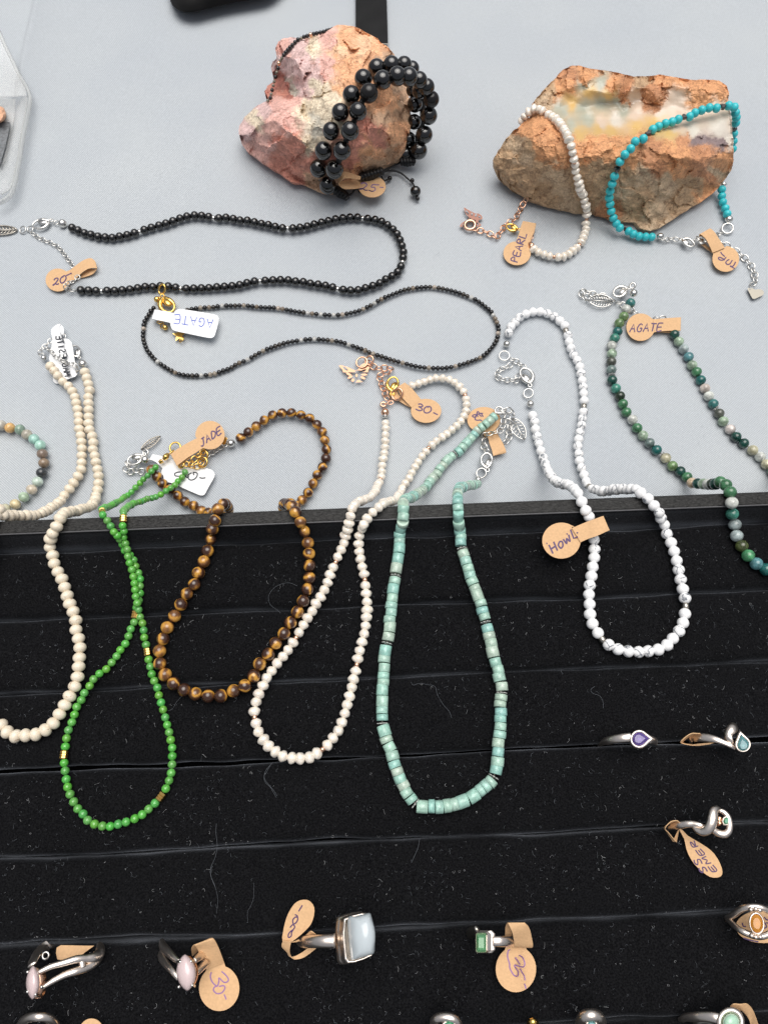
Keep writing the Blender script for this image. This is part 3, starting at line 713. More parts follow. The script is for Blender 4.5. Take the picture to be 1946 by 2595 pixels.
# remaining box: side boards, near board, floor
def boxT(name, s0, s1, d0_, d1_, z0, z1, mat):
    V = [TP(s, d, z) for z in (z0, z1) for s, d in ((s0,d0_), (s1,d0_), (s1,d1_), (s0,d1_))]
    return mobj(name, V, [(0,1,2,3), (4,5,6,7), (0,1,5,4), (1,2,6,5), (2,3,7,6), (3,0,4,7)], mat, tray, smooth=False)
boxT('side_board', S0-5, S0-.01, 0, dend, 0, ZR, M['leather']); boxT('side_board', S1+.01, S1+5, 0, dend, 0, ZR, M['leather'])
boxT('near_board', S0-5, S1+5, dend+.01, dend+5, 0, ZR, M['leather']); boxT('tray_floor', S0, S1, din+.2, dend, 1, 15, M['velvet'])
# ------------------------------------------------------------------ lint and stray hairs on the velvet
def fibre(P, r): return tube_mesh(P, r, 3, caps=False)
rnd = random.Random(11); bright = []; dim = []
for k in range(9000):
    s = rnd.uniform(-10, 275); d = rnd.uniform(DB[0]-3, DB[-2]-2)
    if noise.noise(Vector((s*0.05, d*0.05, 7)))+0.55*noise.noise(Vector((s*.2, d*.2, 3))) < rnd.uniform(-0.75, 0.35): continue
    if min(abs(d-b) for b in DB) < 1.0: continue
    z = ZT+0.22+(0.9+(DB[0]-d)*.8 if d < DB[0] else 0); p = TP(s, d, z); a = rnd.uniform(0, 6.28)
    kind = rnd.random()
    if kind < 0.45: L, n, cu = rnd.uniform(.08, .22), 1, 0
    else: L, n, cu = rnd.uniform(.4, 1.7), 5, rnd.uniform(-1.1, 1.1)
    P = [p]
    for j in range(n):
        a += cu+rnd.uniform(-.5, .5); P.append(P[-1]+Vector((math.cos(a), math.sin(a), rnd.uniform(-.12, .15)))*L/n/1000)
    r = rnd.uniform(.016, .032)/1000 if kind >= .45 else rnd.uniform(.022, .042)/1000
    (bright if rnd.random() < 0.22 else dim).append(fibre(P, r))
hairs = [('J', [(1300,1275),(1297,1330),(1305,1410),(1292,1480),(1265,1545),(1270,1600),(1292,1655)]), ('K', [(207,915),(180,965),(165,1000),(205,1060),(238,1118)]),
  ('K', [(1045,425),(1060,442),(1100,432),(1150,440),(1190,452),(1205,500),(1240,560),(1275,600),(1290,640)]),
  ('H', [(1192,1150),(1150,1132),(1100,1137),(1050,1165),(1020,1215),(1032,1262),(1070,1292),(1092,1312)]), ('K', [(1097,1370),(1088,1420),(1065,1475),(1048,1512)]),
  ('L', [(445,1492),(418,1515),(430,1540),(480,1560),(502,1600),(505,1645)]), ('N', [(790,0),(760,40),(765,110),(800,190),(828,290),(838,370),(825,500)]),
  ('J', [(1095,505),(1060,545),(1035,585),(1010,597)]), ('J', [(1640,905),(1595,960),(1590,1020),(1640,1070),(1665,1110)]), ('N', [(1215,180),(1215,330),(1180,430),(1150,490),(1155,600)])]
for c, P in hairs: dim.append(fibre(catmull([U(p[0], p[1], ZT+.4) for p in q(c, P)], 5), 0.04/1000 if c != 'N' else 0.03/1000))
o_ = mobj('lint', *merge(dim), M['lint_dim']); tagp(o_, 'fine dim grey lint fibres scattered over the black velvet', 'lint', kind='stuff')
o_ = mobj('lint', *merge(bright), M['lint']); tagp(o_, 'bright pale lint specks and curled hairs on the black velvet', 'lint', kind='stuff')

clothl = []
for k in range(150):
    x, y = rnd.uniform(0, 1946), rnd.uniform(0, 1230); p = U(x, y, .35); a = rnd.uniform(0, 6.28); P = [p]; L = rnd.choice([.25, .3, .5, 1.6])
    for j in range(4): a += rnd.uniform(-.7, .7); P.append(P[-1]+Vector((math.cos(a), math.sin(a), 0))*L/4000)
    clothl.append(fibre(P, .022/1000))
clothl.append(fibre(catmull([U(*q1('E', x, y), .4) for x, y in ((1190,240),(1200,225),(1212,222),(1225,205))], 5), .03/1000))
tagp(mobj('lint', *merge(clothl), M['lint_dim']), 'tiny dark lint fibres on the grey tablecloth', 'lint', kind='stuff')
# ------------------------------------------------------------------ the two display rocks
def inside(x, y, P):
    c = False; j = len(P)-1
    for i in range(len(P)):
        if (P[i][1] > y) != (P[j][1] > y) and x < (P[j][0]-P[i][0])*(y-P[i][1])/(P[j][1]-P[i][1])+P[i][0]: c = not c
        j = i
    return c
def rock(label, crop, outline, ctrl, rough=1.5, step=3.4, seed=0, zk=1.0):
    O = q(crop, [(p[0], p[1], p[2]*zk) for p in outline]); K = q(crop, [(p[0], p[1], p[2]*zk)+tuple(p[3:]) for p in ctrl])
    pts = [(p[0], p[1], p[2]) for p in O]+[(p[0], p[1], p[2]) for p in K]; n = len(O)
    r_ = delaunay_2d_cdt([Vector(p[:2]) for p in pts], [(i, (i+1) % n) for i in range(n)], [], 1, 1e-4)
    vz = [sum(pts[j][2] for j in og)/len(og) for og in r_[3]]; T = [[(r_[0][i].x, r_[0][i].y, vz[i]) for i in f] for f in r_[2]]
    def hz(x, y):
        best = (1e9, 0)
        for a, b, c in T:
            den = (b[1]-c[1])*(a[0]-c[0])+(c[0]-b[0])*(a[1]-c[1])
            if abs(den) < 1e-9: continue
            u = ((b[1]-c[1])*(x-c[0])+(c[0]-b[0])*(y-c[1]))/den; v = ((c[1]-a[1])*(x-c[0])+(a[0]-c[0])*(y-c[1]))/den; w_ = 1-u-v
            m = min(u, v, w_)
            if m >= -1e-4: return u*a[2]+v*b[2]+w_*c[2]
            if -m < best[0]: best = (-m, max(0, min(1, u))*a[2]+max(0, min(1, v))*b[2]+max(0, min(1, w_))*c[2])
        return best[1]
    def tone(x, y):
        t = tone_(x, y, 1.0, 3.2)
        if t[3] > .5:
            t2 = tone_(x, y, .45, 1.7); t2[3] = t[3]; b_ = .5+.5*noise.noise(Vector((x*.012+y*.02, y*.09, 3)))+.35*noise.noise(Vector((x*.03, y*.2, 8))); t = [c*(.93+.14*b_) for c in t2[:3]]+[t[3]]
        return t
    def tone_(x, y, wk, pw):
        v = Vector((x*0.02, y*0.02, seed)); wx = x+wk*22*noise.noise(v)+wk*14*noise.noise(v*3.3)+wk*8*noise.noise(v*9); wy = y+wk*22*noise.noise(v+Vector((9,9,9)))+wk*14*noise.noise(v*3.3+Vector((5,0,0)))+wk*8*noise.noise(v*9+Vector((2,8,3)))
        acc = [0]*5
        for p in K:
            w_ = 1/(((p[0]-wx)**2+(p[1]-wy)**2)**pw+1)
            for i, c in enumerate((p[3], p[4], p[5], p[6])): acc[i] += c*w_
            acc[4] += w_
        return [a/acc[4] for a in acc[:4]]
    # dense outline with a slightly ragged edge
    D = []
    for i in range(n):
        a, b = O[i], O[(i+1) % n]; m = max(1, int(math.hypot(a[0]-b[0], a[1]-b[1])/step))
        for k in range(m):
            t = k/m; x, y = a[0]+(b[0]-a[0])*t, a[1]+(b[1]-a[1])*t; f = noise.fractal(Vector((x*.045, y*.045, seed)), 1, 2, 4)*2.4
            D.append((x+f, y+f*.7, a[2]+(b[2]-a[2])*t))
    xs_ = [p[0] for p in D]; ys_ = [p[1] for p in D]; G = []; y = min(ys_); rr = random.Random(seed)
    DP = [(p[0], p[1]) for p in D]
    while y < max(ys_):
        x = min(xs_)
        while x < max(xs_):
            X, Y = x+rr.uniform(-.9, .9), y+rr.uniform(-.9, .9)
            if inside(X, Y, DP): G.append((X, Y))
            x += step
        y += step
    m = len(D); r2 = delaunay_2d_cdt([Vector(p) for p in DP]+[Vector(p) for p in G], [(i, (i+1) % m) for i in range(m)], [], 1, 1e-4)
    fk = .95 if seed == 2 else .6; V = []; C = []; rf = random.Random(seed+40); SE = []; gx0, gy0, SP = min(xs_), min(ys_), (50.0 if seed == 2 else 40.0); cells = {}
    for j in range(int((max(ys_)-gy0)/SP)+3):
        for i in range(int((max(xs_)-gx0)/SP)+3):
            sx, sy = gx0+(i-.5+rf.random())*SP, gy0+(j-.5+rf.random())*SP; z0_ = hz(sx, sy); e_ = 13
            cells[(i, j)] = (sx, sy, z0_, (hz(sx+e_, sy)-hz(sx-e_, sy))/(2*e_)+rf.uniform(-.035, .035), (hz(sx, sy+e_)-hz(sx, sy-e_))/(2*e_)+rf.uniform(-.035, .035))
    def facet(x, y):
        wv = Vector((x*.04, y*.04, seed+20)); x += 7*noise.noise(wv); y += 7*noise.noise(wv+Vector((3,7,1))); i0, j0 = int((x-gx0)/SP), int((y-gy0)/SP); best = None
        for j in (j0-1, j0, j0+1, j0+2):
            for i in (i0-1, i0, i0+1, i0+2):
                c = cells.get((i, j))
                if c:
                    d = (c[0]-x)**2+(c[1]-y)**2
                    if best is None or d < best[0]: best = (d, c)
        c = best[1]; return c[2]+c[3]*(x-c[0])+c[4]*(y-c[1])
    for v in r2[0]:
        x, y = v.x, v.y; t = tone(x, y); g = 1-t[3]*.85
        h = 0; k_ = 0
        for dx, dy in ((0,0), (5,0), (-5,0), (0,5), (0,-5)): h += hz(x+dx, y+dy)
        h /= 5; f_ = facet(x, y); h += max(-fk*2.2, min(fk*2.2, f_-h))*fk*(1-t[3])
        nv = Vector((x*.03, y*.03, seed+3))
        h += rough*g*(noise.fractal(nv, .9, 2.1, 5)*1.3+0.8*abs(noise.noise(nv*2.7))+0.5*noise.cell(Vector((x*.05+noise.noise(nv)*1.5, y*.07, seed)))-.5)
        V.append(U(x, y, max(0.5, h))); t = [max(0, min(1, c)) for c in t]; C.append(t)
    Fc = [tuple(f) for f in r2[2]]; nb = {}
    for i, og in enumerate(r2[3]):
        for j in og:
            if j < m: nb[j] = i
    ring = [nb[j] for j in range(m)]; cen = sum((V[i] for i in ring), Vector())/m; prev = ring
    for fr, ins in ((.66, .99), (.33, .96), (0, .90)):
        cur = []
        for i in ring:
            p = V[i]; cur.append(len(V)); V.append(Vector((cen.x+(p.x-cen.x)*ins, cen.y+(p.y-cen.y)*ins, p.z*fr+(-.0003 if fr == 0 else 0)))); C.append(C[i])
        for k in range(m): Fc.append((prev[k], prev[(k+1) % m], cur[(k+1) % m], cur[k]))
        prev = cur
    Fc.append(tuple(prev))
    o = mobj('display_rock', V, Fc, M['rock'], None, smooth=False)
    me = o.data; ca = me.color_attributes.new('tone', 'FLOAT_COLOR', 'POINT')
    flat = []
    for c in C: flat += c
    ca.data.foreach_set('color', flat)
    tagp(o, label, 'rock', 'rocks that bracelets are draped over'); return hz
lil = (.70,.50,.48,0); ora = (.78,.43,.24,0); org2 = (.84,.54,.34,0); cre = (.76,.66,.50,0); gry = (.54,.51,.43,0); red = (.62,.27,.20,.1); drd = (.44,.17,.13,0); pnk = (.74,.44,.38,0); tan = (.60,.40,.26,0)
RZ1 = rock('pink and orange jasper rock with the black double bead bracelet', 'B',
 [(820,157,30),(880,165,30),(920,180,30),(960,205,30),(1000,225,29),(1040,245,28),(1062,275,27),(1100,295,26),(1145,345,24),(1185,410,22),(1210,480,20),(1230,560,19),(1243,640,18),(1248,720,17),(1256,790,15),(1240,870,13),
  (1215,940,10),(1185,990,8),(1130,1040,6),(1060,1090,5),(1000,1130,4),(930,1175,4),(860,1210,3),(780,1240,3),(700,1250,3),(620,1218,3),(560,1190,3),(480,1172,4),(440,1145,4),(400,1110,4),(330,1070,4),(260,1020,4),(200,980,4),
  (158,925,5),(140,860,7),(146,815,8),(175,760,9),(230,700,11),(290,665,13),(332,645,14),(325,615,10),(310,590,9),(325,555,9),(362,525,11),(368,490,12),(348,430,13),(360,395,15),(385,375,18),(380,310,21),(395,265,22),(430,243,24),
  (480,238,25),(530,243,26),(560,238,27),(600,240,27),(660,215,28),(700,200,29),(740,175,30),(780,160,30)],
 [(850,250,37,*ora),(930,300,38,*org2),(1020,330,35,*ora),(780,300,37,*org2),(1080,380,31,*tan),(960,430,37,*ora),(820,400,38,*ora),(720,260,34,*pnk),(620,300,33,*cre),(520,300,32,*lil),(430,300,27,*pnk),(430,400,25,*lil),(500,400,33,*lil),
  (580,400,35,*lil),(620,480,34,*lil),(520,520,28,*lil),(560,560,30,*lil),(480,560,20,*gry),(420,520,15,*drd),(400,590,13,*red),(450,610,15,*drd),(700,420,37,*pnk),(660,560,34,*cre),(720,620,36,*cre),(620,680,31,*cre),(740,760,36,*cre),(640,800,30,*gry),
  (560,730,27,*cre),(510,640,27,*pnk),(400,660,24,*pnk),(460,760,28,*pnk),(300,700,19,*lil),(350,800,25,*pnk),(250,800,18,*cre),(200,850,14,*lil),(230,920,11,*pnk),(330,960,15,*pnk),(430,900,25,*red),(500,980,20,*red),(420,1040,10,*red),(520,1100,11,*red),
  (600,960,24,*cre),(620,1060,16,*red),(640,1150,9,*tan),(720,1150,10,*tan),(840,560,39,*ora),(960,640,37,*ora),(1080,560,34,*ora),(1160,520,29,*tan),(1140,680,29,*ora),(1200,700,22,*tan),(1060,760,33,*tan),(940,800,34,*red),(1020,860,30,*red),
  (900,900,32,*red),(1150,860,22,*ora),(1120,960,14,*tan),(980,980,22,*ora),(860,1020,22,*red),(1000,1060,11,*tan),(880,1120,10,*ora),(780,1080,15,*drd)], 0.28, seed=2)
ob = (.66,.33,.155,0); od = (.50,.24,.12,0); br = (.47,.32,.19,0); bt = (.55,.41,.27,0); ag = (.42,.43,.35,1); ay = (.66,.44,.17,1); ac = (.66,.53,.42,1); ap = (.66,.46,.35,.9); dk = (.24,.18,.18,.4); wh = (.68,.63,.55,.9)
ZK2 = .80
RZ2 = rock('large orange brown agate rock with a polished pale hollow', 'C',
 [(620,243,34),(660,240,35),(720,255,36),(800,265,37),(880,280,37),(950,297,36),(1020,295,37),(1090,287,37),(1170,300,37),(1250,315,36),(1330,312,36),(1400,318,35),(1440,345,34),(1452,380,34),(1450,420,34),(1462,500,33),(1470,600,30),
  (1478,680,26),(1478,740,20),(1465,790,15),(1440,830,11),(1400,880,7),(1340,940,5),(1260,985,4),(1190,1030,3),(1130,1070,3),(1080,1100,3),(1040,1115,3),(985,1100,3),(960,1070,3),(895,1065,3),(820,1050,3),(760,1030,3),(690,1020,3),(630,1012,3),
  (560,1000,3),(500,985,4),(440,965,4),(390,945,5),(330,900,6),(270,840,8),(230,790,11),(205,740,14),(235,690,17),(260,650,20),(300,600,24),(350,555,27),(400,510,28),(410,440,28),(440,410,29),(490,350,31),(540,300,32),(575,260,33)],
 [(600,300,38,*od),(520,370,35,*br),(470,440,33,*bt),(560,380,35,*ob),(610,340,39,*ob),(700,290,40,*ob),(690,330,37,*ag),(780,330,37,*ag),(720,370,36,*ay),(840,340,39,*ob),(900,310,40,*od),(1000,340,40,*br),(1100,320,41,*ob),(1200,350,41,*ob),(1060,380,38,*od),
  (1300,350,40,*ob),(1400,370,38,*ob),(1180,400,37,*ac),(1300,420,36,*ob),(900,390,36,*od),(820,390,36,*ay),(620,430,31,*ay),(560,470,31,*ag),(680,460,29,*ag),(780,440,29,*ag),(860,430,30,*ag),(960,420,31,*ac),(1040,440,32,*od),(900,480,28,*ag),(700,530,28,*ag),
  (620,560,31,*ag),(660,600,36,*ay),(780,540,29,*ac),(760,570,33,*ay),(860,520,28,*wh),(840,580,33,*ay),(960,500,30,*ac),(960,570,32,*ay),(1080,480,33,*ac),(1060,540,32,*ay),(1160,450,34,*ac),(1180,540,33,*ac),(1280,500,33,*ac),(1380,470,34,*ac),(1260,580,34,*wh),
  (1400,560,34,*wh),(1140,600,36,*ay),(1300,640,34,*dk),(1400,660,31,*dk),(1220,640,37,*od),(1440,640,30,*wh),(430,530,36,*ob),(500,560,40,*ob),(560,600,41,*ob),(380,580,33,*ob),(440,620,38,*ob),(320,640,26,*bt),(380,660,32,*br),(480,680,37,*ob),(560,680,40,*ob),(640,650,42,*ob),
  (740,640,42,*ob),(840,640,41,*ob),(940,640,41,*ob),(700,720,39,*ob),(600,740,37,*ob),(800,720,39,*ob),(920,720,38,*ob),(1040,660,41,*od),(1120,700,41,*ob),(1200,720,41,*ob),(1300,740,36,*od),(1420,730,28,*ob),(1060,760,37,*od),(1180,790,33,*ob),(1300,790,29,*od),
  (460,760,30,*br),(360,740,24,*bt),(280,740,20,*br),(300,820,14,*br),(400,840,18,*br),(520,820,26,*bt),(640,820,28,*br),(760,800,31,*br),(880,800,31,*br),(1000,820,30,*bt),(480,920,10,*br),(600,940,11,*bt),(720,940,14,*br),(860,920,18,*bt),(1000,920,19,*br),
  (1120,880,22,*bt),(1240,870,18,*br),(1360,840,16,*od),(840,1000,8,*od),(960,1010,9,*br),(1080,1000,10,*bt),(1200,960,9,*br),(1040,1070,5,*bt),(1320,900,9,*ob),(1400,800,16,*bt)], 0.36, seed=5, zk=ZK2)

# ------------------------------------------------------------------ background pieces
bs = empty('display_stand', 'rounded black display stand corner cut off by the top edge', 'display stand', U(500, -20, 5))
bo = smoothpoly([(425,-40),(431,0),(443,19),(464,29),(490,30),(519,23),(570,10),(625,0),(700,-20),(720,-90),(430,-100)], 3)
loft('base', [lz(shrink(bo, .985), 0), lz(bo, 1.0), lz(bo, 4.2), lz(shrink(bo, .985), 5.1), lz(shrink(bo, .95), 5.5)], M['black_plastic'], bs)
loft('rest', [lz([(470,-140),(480,-70),(680,-95),(690,-150)], 5.4), lz([(470,-140),(480,-74),(680,-99),(690,-150)], 9)], M['black_plastic'], bs, smooth=False)
es = empty('stand_foot', 'flat black stand foot lying behind the pink rock', 'display stand', U(940, 40, 1))
eo = [(899,-60),(901,0),(901,60),(902,108),(983,108),(982,60),(980,0),(979,-60)]
loft('foot_plate', [lz(eo, 0.2), lz(eo, 1.6), lz(shrink(eo, .975), 2.0)], M['black_plastic'], es, smooth=False)
loft('end_cap', [lz([(901,108.3),(983,108.3),(983.3,111.5),(902,111.5)], 0.2), lz([(901,108.3),(983,108.3),(983.3,111),(902,111)], 1.9)], M['pewter'], es, smooth=False)
# clear box at the left edge
bx = empty('plastic_box', 'clear plastic box with an open lid at the left edge', 'box', U(20, 380, 3))
rimp = q('p', [(-60,40,16),(0,150,14),(60,290,12),(140,450,10),(200,580,8),(270,700,7),(320,800,6),(338,880,5.5),(330,960,5),(290,1150,5),(250,1350,5),(220,1560,5),(190,1700,5),(170,1820,5),(130,1940,5),(60,2010,5),(-40,2060,5)])
tube('rim', rimp, .95, M['milky'], bx, 8, flat=1.3)
tube('rim_line', q('p', [(300,850,6.4),(296,960,6),(262,1150,6),(225,1350,6),(195,1560,6),(160,1720,6),(135,1830,6),(95,1900,6),(20,1950,6)]), .35, M['milky'], bx, 6)
floor_ = q('p', [(-300,860),(180,880),(150,1150),(100,1350),(60,1560),(0,1700),(-300,1760)])
loft('box_floor', [lz(floor_, .6), lz(floor_, 1.4)], M['clear'], bx, smooth=False)
wall_in = q('p', [(300,860),(290,1000),(250,1200),(205,1450),(165,1700),(120,1880),(20,1950),(-300,2000)]); wall_out = q('p', [(180,880),(150,1100),(110,1300),(70,1500),(30,1650),(0,1700),(-60,1720),(-300,1760)])
mobj('box_wall', *ribbon([(*a, *b, 5, 1.0) for a, b in zip(wall_in, wall_out)], 3), M['clear'], bx, solid=.4)
lid = q('p', [(-300,-200,24),(0,160,14),(150,480,10),(275,720,7),(300,840,6),(-300,870,7)])
V = [U(*p) for p in lid]; mobj('lid', V, [tuple(range(6))], M['clear'], bx, smooth=False, solid=.5)
tube('hinge', q('p', [(-60,870,6.5),(180,852,6.5),(240,845,6.8),(302,852,6.8)]), .30, M['clear'], bx, 6)
for y0 in (963, 1187, 1262, 1335, 1420): tube('ridge', q('p', [(-60,y0,2.2),(0,y0,2.2),(40 if y0 > 1000 else 88,y0-2 if y0 < 1300 else y0-14,2.2)]), .14, M['milky'], bx, 5)
fo = q('p', [(-300,1130),(110,1140),(108,1200),(60,1420),(0,1620),(-300,1640)])
loft('foam_insert', [lz(fo, 1.5), lz(fo, 2.6)], simple('grey_foam', (0.17,0.18,0.19,1), .8, noisy=.3, scale=900), bx, smooth=False)
so_ = q('p', ell(-30, 1060, 98, 98, 0, 18)); o_ = loft('mineral_chip', [lz(so_, 1.6), lz([(x+random.uniform(-2, 2), y+random.uniform(-2, 2)) for x, y in shrink(so_, 1.02)], 4), lz([(x+random.uniform(-2, 2), y+random.uniform(-2, 2)) for x, y in shrink(so_, .7)], 7), lz(shrink(so_, .2), 8)],
   simple('peach_mineral', (.66,.38,.24,1), .7, noisy=.35, scale=500, bmp=.7), None, smooth=False)
tagp(o_, 'small peach coloured mineral chip inside the clear plastic box', 'mineral')
# ================================================================== NECKLACES AND BRACELETS
def D_(name, me, ln, r, **k): return dict(name=name, me=me, len=ln, r=r, **k)
ZB = ZT+.1
# --- black bead necklace with silver spacers
nb_ = empty('necklace', 'black round bead necklace with silver spacers and long silver chain', 'necklace', U(560, 640))
BM = sphere('black_bead_mesh', M['black_bead'], 20, 14)
P = [('D', [(445,190),(495,208),(540,228),(585,240),(628,252),(680,258),(725,262),(778,253),(830,242),(880,228),(912,218),(940,207),(990,192),(1040,178),(1085,165),(1133,147),(1180,130),(1230,120),(1280,116),(1328,123),(1378,132),(1409,134),(1443,130),(1490,136),(1543,148),(1592,155)]),
     ('E', [(45,18),(88,28),(135,38),(190,48),(235,60),(280,68),(323,67),(352,70),(388,62),(432,55),(478,42),(525,30),(572,18),(620,10),(665,4),(710,2),(755,5),(800,12),(829,16),(860,20),(898,40),(932,65),(962,95),(980,130),(996,168),(1005,205),(1005,240),(1000,272),(987,305),(975,325),(962,342),(920,365),(880,390),(835,412),(788,425),(742,440),(697,443),(650,440),(602,432),(552,418),(520,414),(493,408),(445,402),(400,393),(350,388),(303,382),(255,380),(205,382),(155,385),(105,390),(60,400)]),
     ('D', [(1595,555),(1562,565),(1528,570),(1475,578),(1425,580),(1370,585),(1320,588),(1265,590),(1215,590),(1165,588),(1108,580),(1055,573),(1015,578),(985,580),(935,580),(880,590),(835,598),(782,602),(735,605),(680,605),(628,605),(575,603),(500,603)])]
pts = [p for c, L in P for p in q(c, L)]
strand(nb_, Path(pts, 1.75, 4, 1.72), cyc(lambda: D_('bead', BM, 3.25, 1.78, over=1.12, jit=.02, off=.08), lambda: D_('spacer', TUBE_SP['silver'], 1.35, 1.05, over=.9), [10]), 'thread_dark')
inst('end_ball', BALL['silver'], nb_, U(*q1('D', 405, 168), 1.8), None, (.00185,.00185,.00185))
clasp(nb_, q1('i', 745, 200), q1('i', 462, 295), 'silver', 1.8)
jump(nb_, *q1('i', 790, 238), 6, 'silver', 1.2, .25); jump(nb_, *q1('i', 425, 330), 7.5, 'silver', 1.2, .3, .3); jump(nb_, *q1('i', 320, 342), 8.5, 'silver', 1.2, .3, .4)
leaf(nb_, q1('i', 240, 345), q1('i', -230, 350), 'pewter', 1.0, .17, 8)
chain(nb_, q('i', [(450,385),(520,440),(620,490),(720,530),(820,590),(890,670),(940,740),(1000,820),(1030,870)]), 'silver', 2.5, 1.9)
chain(nb_, q('i', [(1100,985,4.6),(1105,1080,4.6),(1040,1060,5),(960,1085,4.6),(920,1150,4),(1000,1190,2),(1050,1190,1.5)]), 'silver', 2.5, 1.9)
# --- thin banded agate necklace
na_ = empty('necklace', 'thin necklace of tiny black and smoky agate beads with gold clasp', 'necklace', U(800, 850))
AM = sphere('tiny_agate_mesh', M['agate'], 14, 10)
apal = [(.008,.008,.009)]*13+[(.03,.025,.02)]*3+[(.20,.16,.12),(.30,.26,.21),(.42,.36,.30),(.13,.10,.07),(.50,.50,.48)]
def agate_col():
    c = random.choice(apal); return (*c, 1)
P = [('D', [(1003,705),(975,735),(958,765),(942,790),(932,815),(928,860),(925,890),(928,920),(938,955),(950,985),(965,1005),(985,1030),(1005,1050),(1035,1075),(1060,1092),(1085,1108),(1130,1132),(1180,1148),(1230,1153),(1290,1153),(1350,1148),(1400,1138),(1440,1122),(1490,1105),(1540,1080)]),
     ('E', [(5,885),(65,862),(105,838),(155,810),(205,790),(255,772),(305,757),(355,748),(410,740),(465,737),(520,740),(570,745),(620,752),(670,768),(720,785),(770,803),(820,825),(870,840),(920,857),(970,872),(1020,885),(1075,900),(1130,908),(1185,912),(1240,912),(1290,907),(1340,895),(1390,880),(1440,862),(1490,838),(1525,805),(1550,775),(1570,740),(1578,700),(1580,670),(1570,635),(1552,600),(1535,570),(1505,545),(1475,520),(1440,497),(1400,480),(1350,460),(1300,445),(1250,433),(1200,425),(1160,421),(1110,425),(1060,430),(1010,440),(970,455),(920,475),(870,497),(825,525),(780,548),(730,568),(680,580),(630,590),(580,592),(530,590),(480,585),(430,580),(380,573),(330,565),(280,555),(220,547),(160,545),(100,540),(40,533)]),
     ('D', [(1530,700),(1480,700),(1430,702),(1380,710),(1330,712),(1290,715),(1240,722),(1200,732),(1150,760)])]
pts = [p for c, L in P for p in q(c, L)]
strand(na_, Path(pts, .9, 4, .9), cyc(lambda: D_('bead', AM, 1.83, .98, jit=.08, over=1.05, col=agate_col()), None, [999]), 'thread_dark', .1)
inst('end_ball', BALL['gold'], na_, U(*q1('j', 318, 385), 1.9), None, (.0013,.0013,.0013))
clasp(na_, q1('j', 395, 300), q1('j', 545, 600), 'gold', 3.0, 1.15, -1)
jump(na_, *q1('j', 400, 215), 9.5, 'gold', 3.8, .45, .9)
chain(na_, q('j', [(345,350,2),(350,430,2),(365,520,1.6),(410,600,1.4)]), 'gold', 2.0, 1.3)
chain(na_, q('j', [(330,760,1),(400,790,1),(480,810,1.2),(480,870,1.2),(400,860,1)]), 'gold', 2.6, 2.0)
inst('end_ball', BALL['gold'], na_, U(*q1('j', 455, 860), 1.4), None, (.0011,.0011,.0011))
chain(na_, q('j', [(700,1110,1),(780,1160,1),(850,1150,1.2),(900,1110,1.2),(860,1070,1.2),(790,1080,1.2),(760,1020,1.4)]), 'gold', 2.6, 2.1)
star = [(690+118*(1 if k % 2 == 0 else .45)*math.cos(R(-95+36*k)), 985+118*(1 if k % 2 == 0 else .45)*math.sin(R(-95+36*k))) for k in range(10)]
plate('star_charm', q('j', star), [], M['gold'], na_, 1.0, .5)
# --- cream magnesite necklace
nm_ = empty('necklace', 'cream magnesite bead necklace draped over the tray rim at far left', 'necklace', U(150, 1300, ZR))
MM = sphere('cream_bead_mesh', M['magnesite'], 20, 14, power=.93)
zr = ZR+2.0
pts = q('D', [(313,1080,3.2),(350,1120,3.6),(385,1165,3.6),(420,1205,2.2),(455,1235),(478,1275),(490,1320),(500,1360),(505,1405),(512,1448),(510,1490),(520,1540),(525,1585)])+q('G', [(573,385),(573,440),(575,490),(560,545),(528,598),(493,650),(460,702,2.2),(422,745,4.5),(378,785,9),(330,812,14),(285,832,18),(240,845,22),(200,850,25),(150,850,28),(100,848,31),(55,848,35),(10,850,38),(-40,862,zr)])
pts += q('J', [(-300,100,zr),(-330,300,ZB+2),(-220,560),(-90,640),(0,682),(40,720),(95,750),(160,745),(225,738),(285,705),(333,655),(370,602),(400,540),(435,480),(460,420),(472,362),(475,300),(480,240),(475,182),(462,125),(455,75),(448,20)])
pts += q('G', [(500,1495),(483,1440),(462,1380),(440,1315),(410,1250),(383,1190),(372,1125),(352,1062,ZB+2.3),(362,992,ZB+4.5),(392,930,zr-.3),(420,868,zr),(455,830,36),(490,822,31),(530,815,26),(570,808,20),(610,795,14.5),(645,770,9),(665,740,5),(675,705,2.2),(685,665),(692,620),(690,570),(683,520),(668,470),(663,415),(652,385)])
pts += q('D', [(605,1610),(600,1558),(585,1515),(575,1475),(575,1425),(575,1380),(572,1335),(573,1290),(580,1250),(572,1200),(557,1160),(545,1112,2.4)])
strand(nm_, Path(pts, 2.2, 4, 2.0), cyc(lambda: D_('bead', MM, 2.95, 1.84, over=1.10, tilt=.10, off=.13, jit=.035), None, [999]), 'thread')
inst('end_ball', BALL['silver'], nm_, U(*q1('a', 1160, 672), 2.2), None, (.0017,.0017,.0017))
inst('end_ball', BALL['silver'], nm_, U(*q1('a', 612, 590), 2.2), None, (.0011,.0011,.0011))
clasp(nm_, q1('a', 1120, 600), q1('a', 1010, 430), 'silver', 1.5); jump(nm_, *q1('a', 880, 295), 8, 'silver', 1.6, .3, .3)
chain(nm_, q('a', [(720,330,3),(660,400,3),(590,460,3),(560,530,2.4),(610,560,2.2)]), 'silver', 2.3, 1.6)
chain(nm_, q('a', [(640,450,3.2),(720,500,4.4),(780,570,4.6),(880,630,4.6),(960,660,4.6),(1050,690,4.6),(1080,760,3.4),(1110,820,1.4)]), 'silver', 2.4, 1.6)
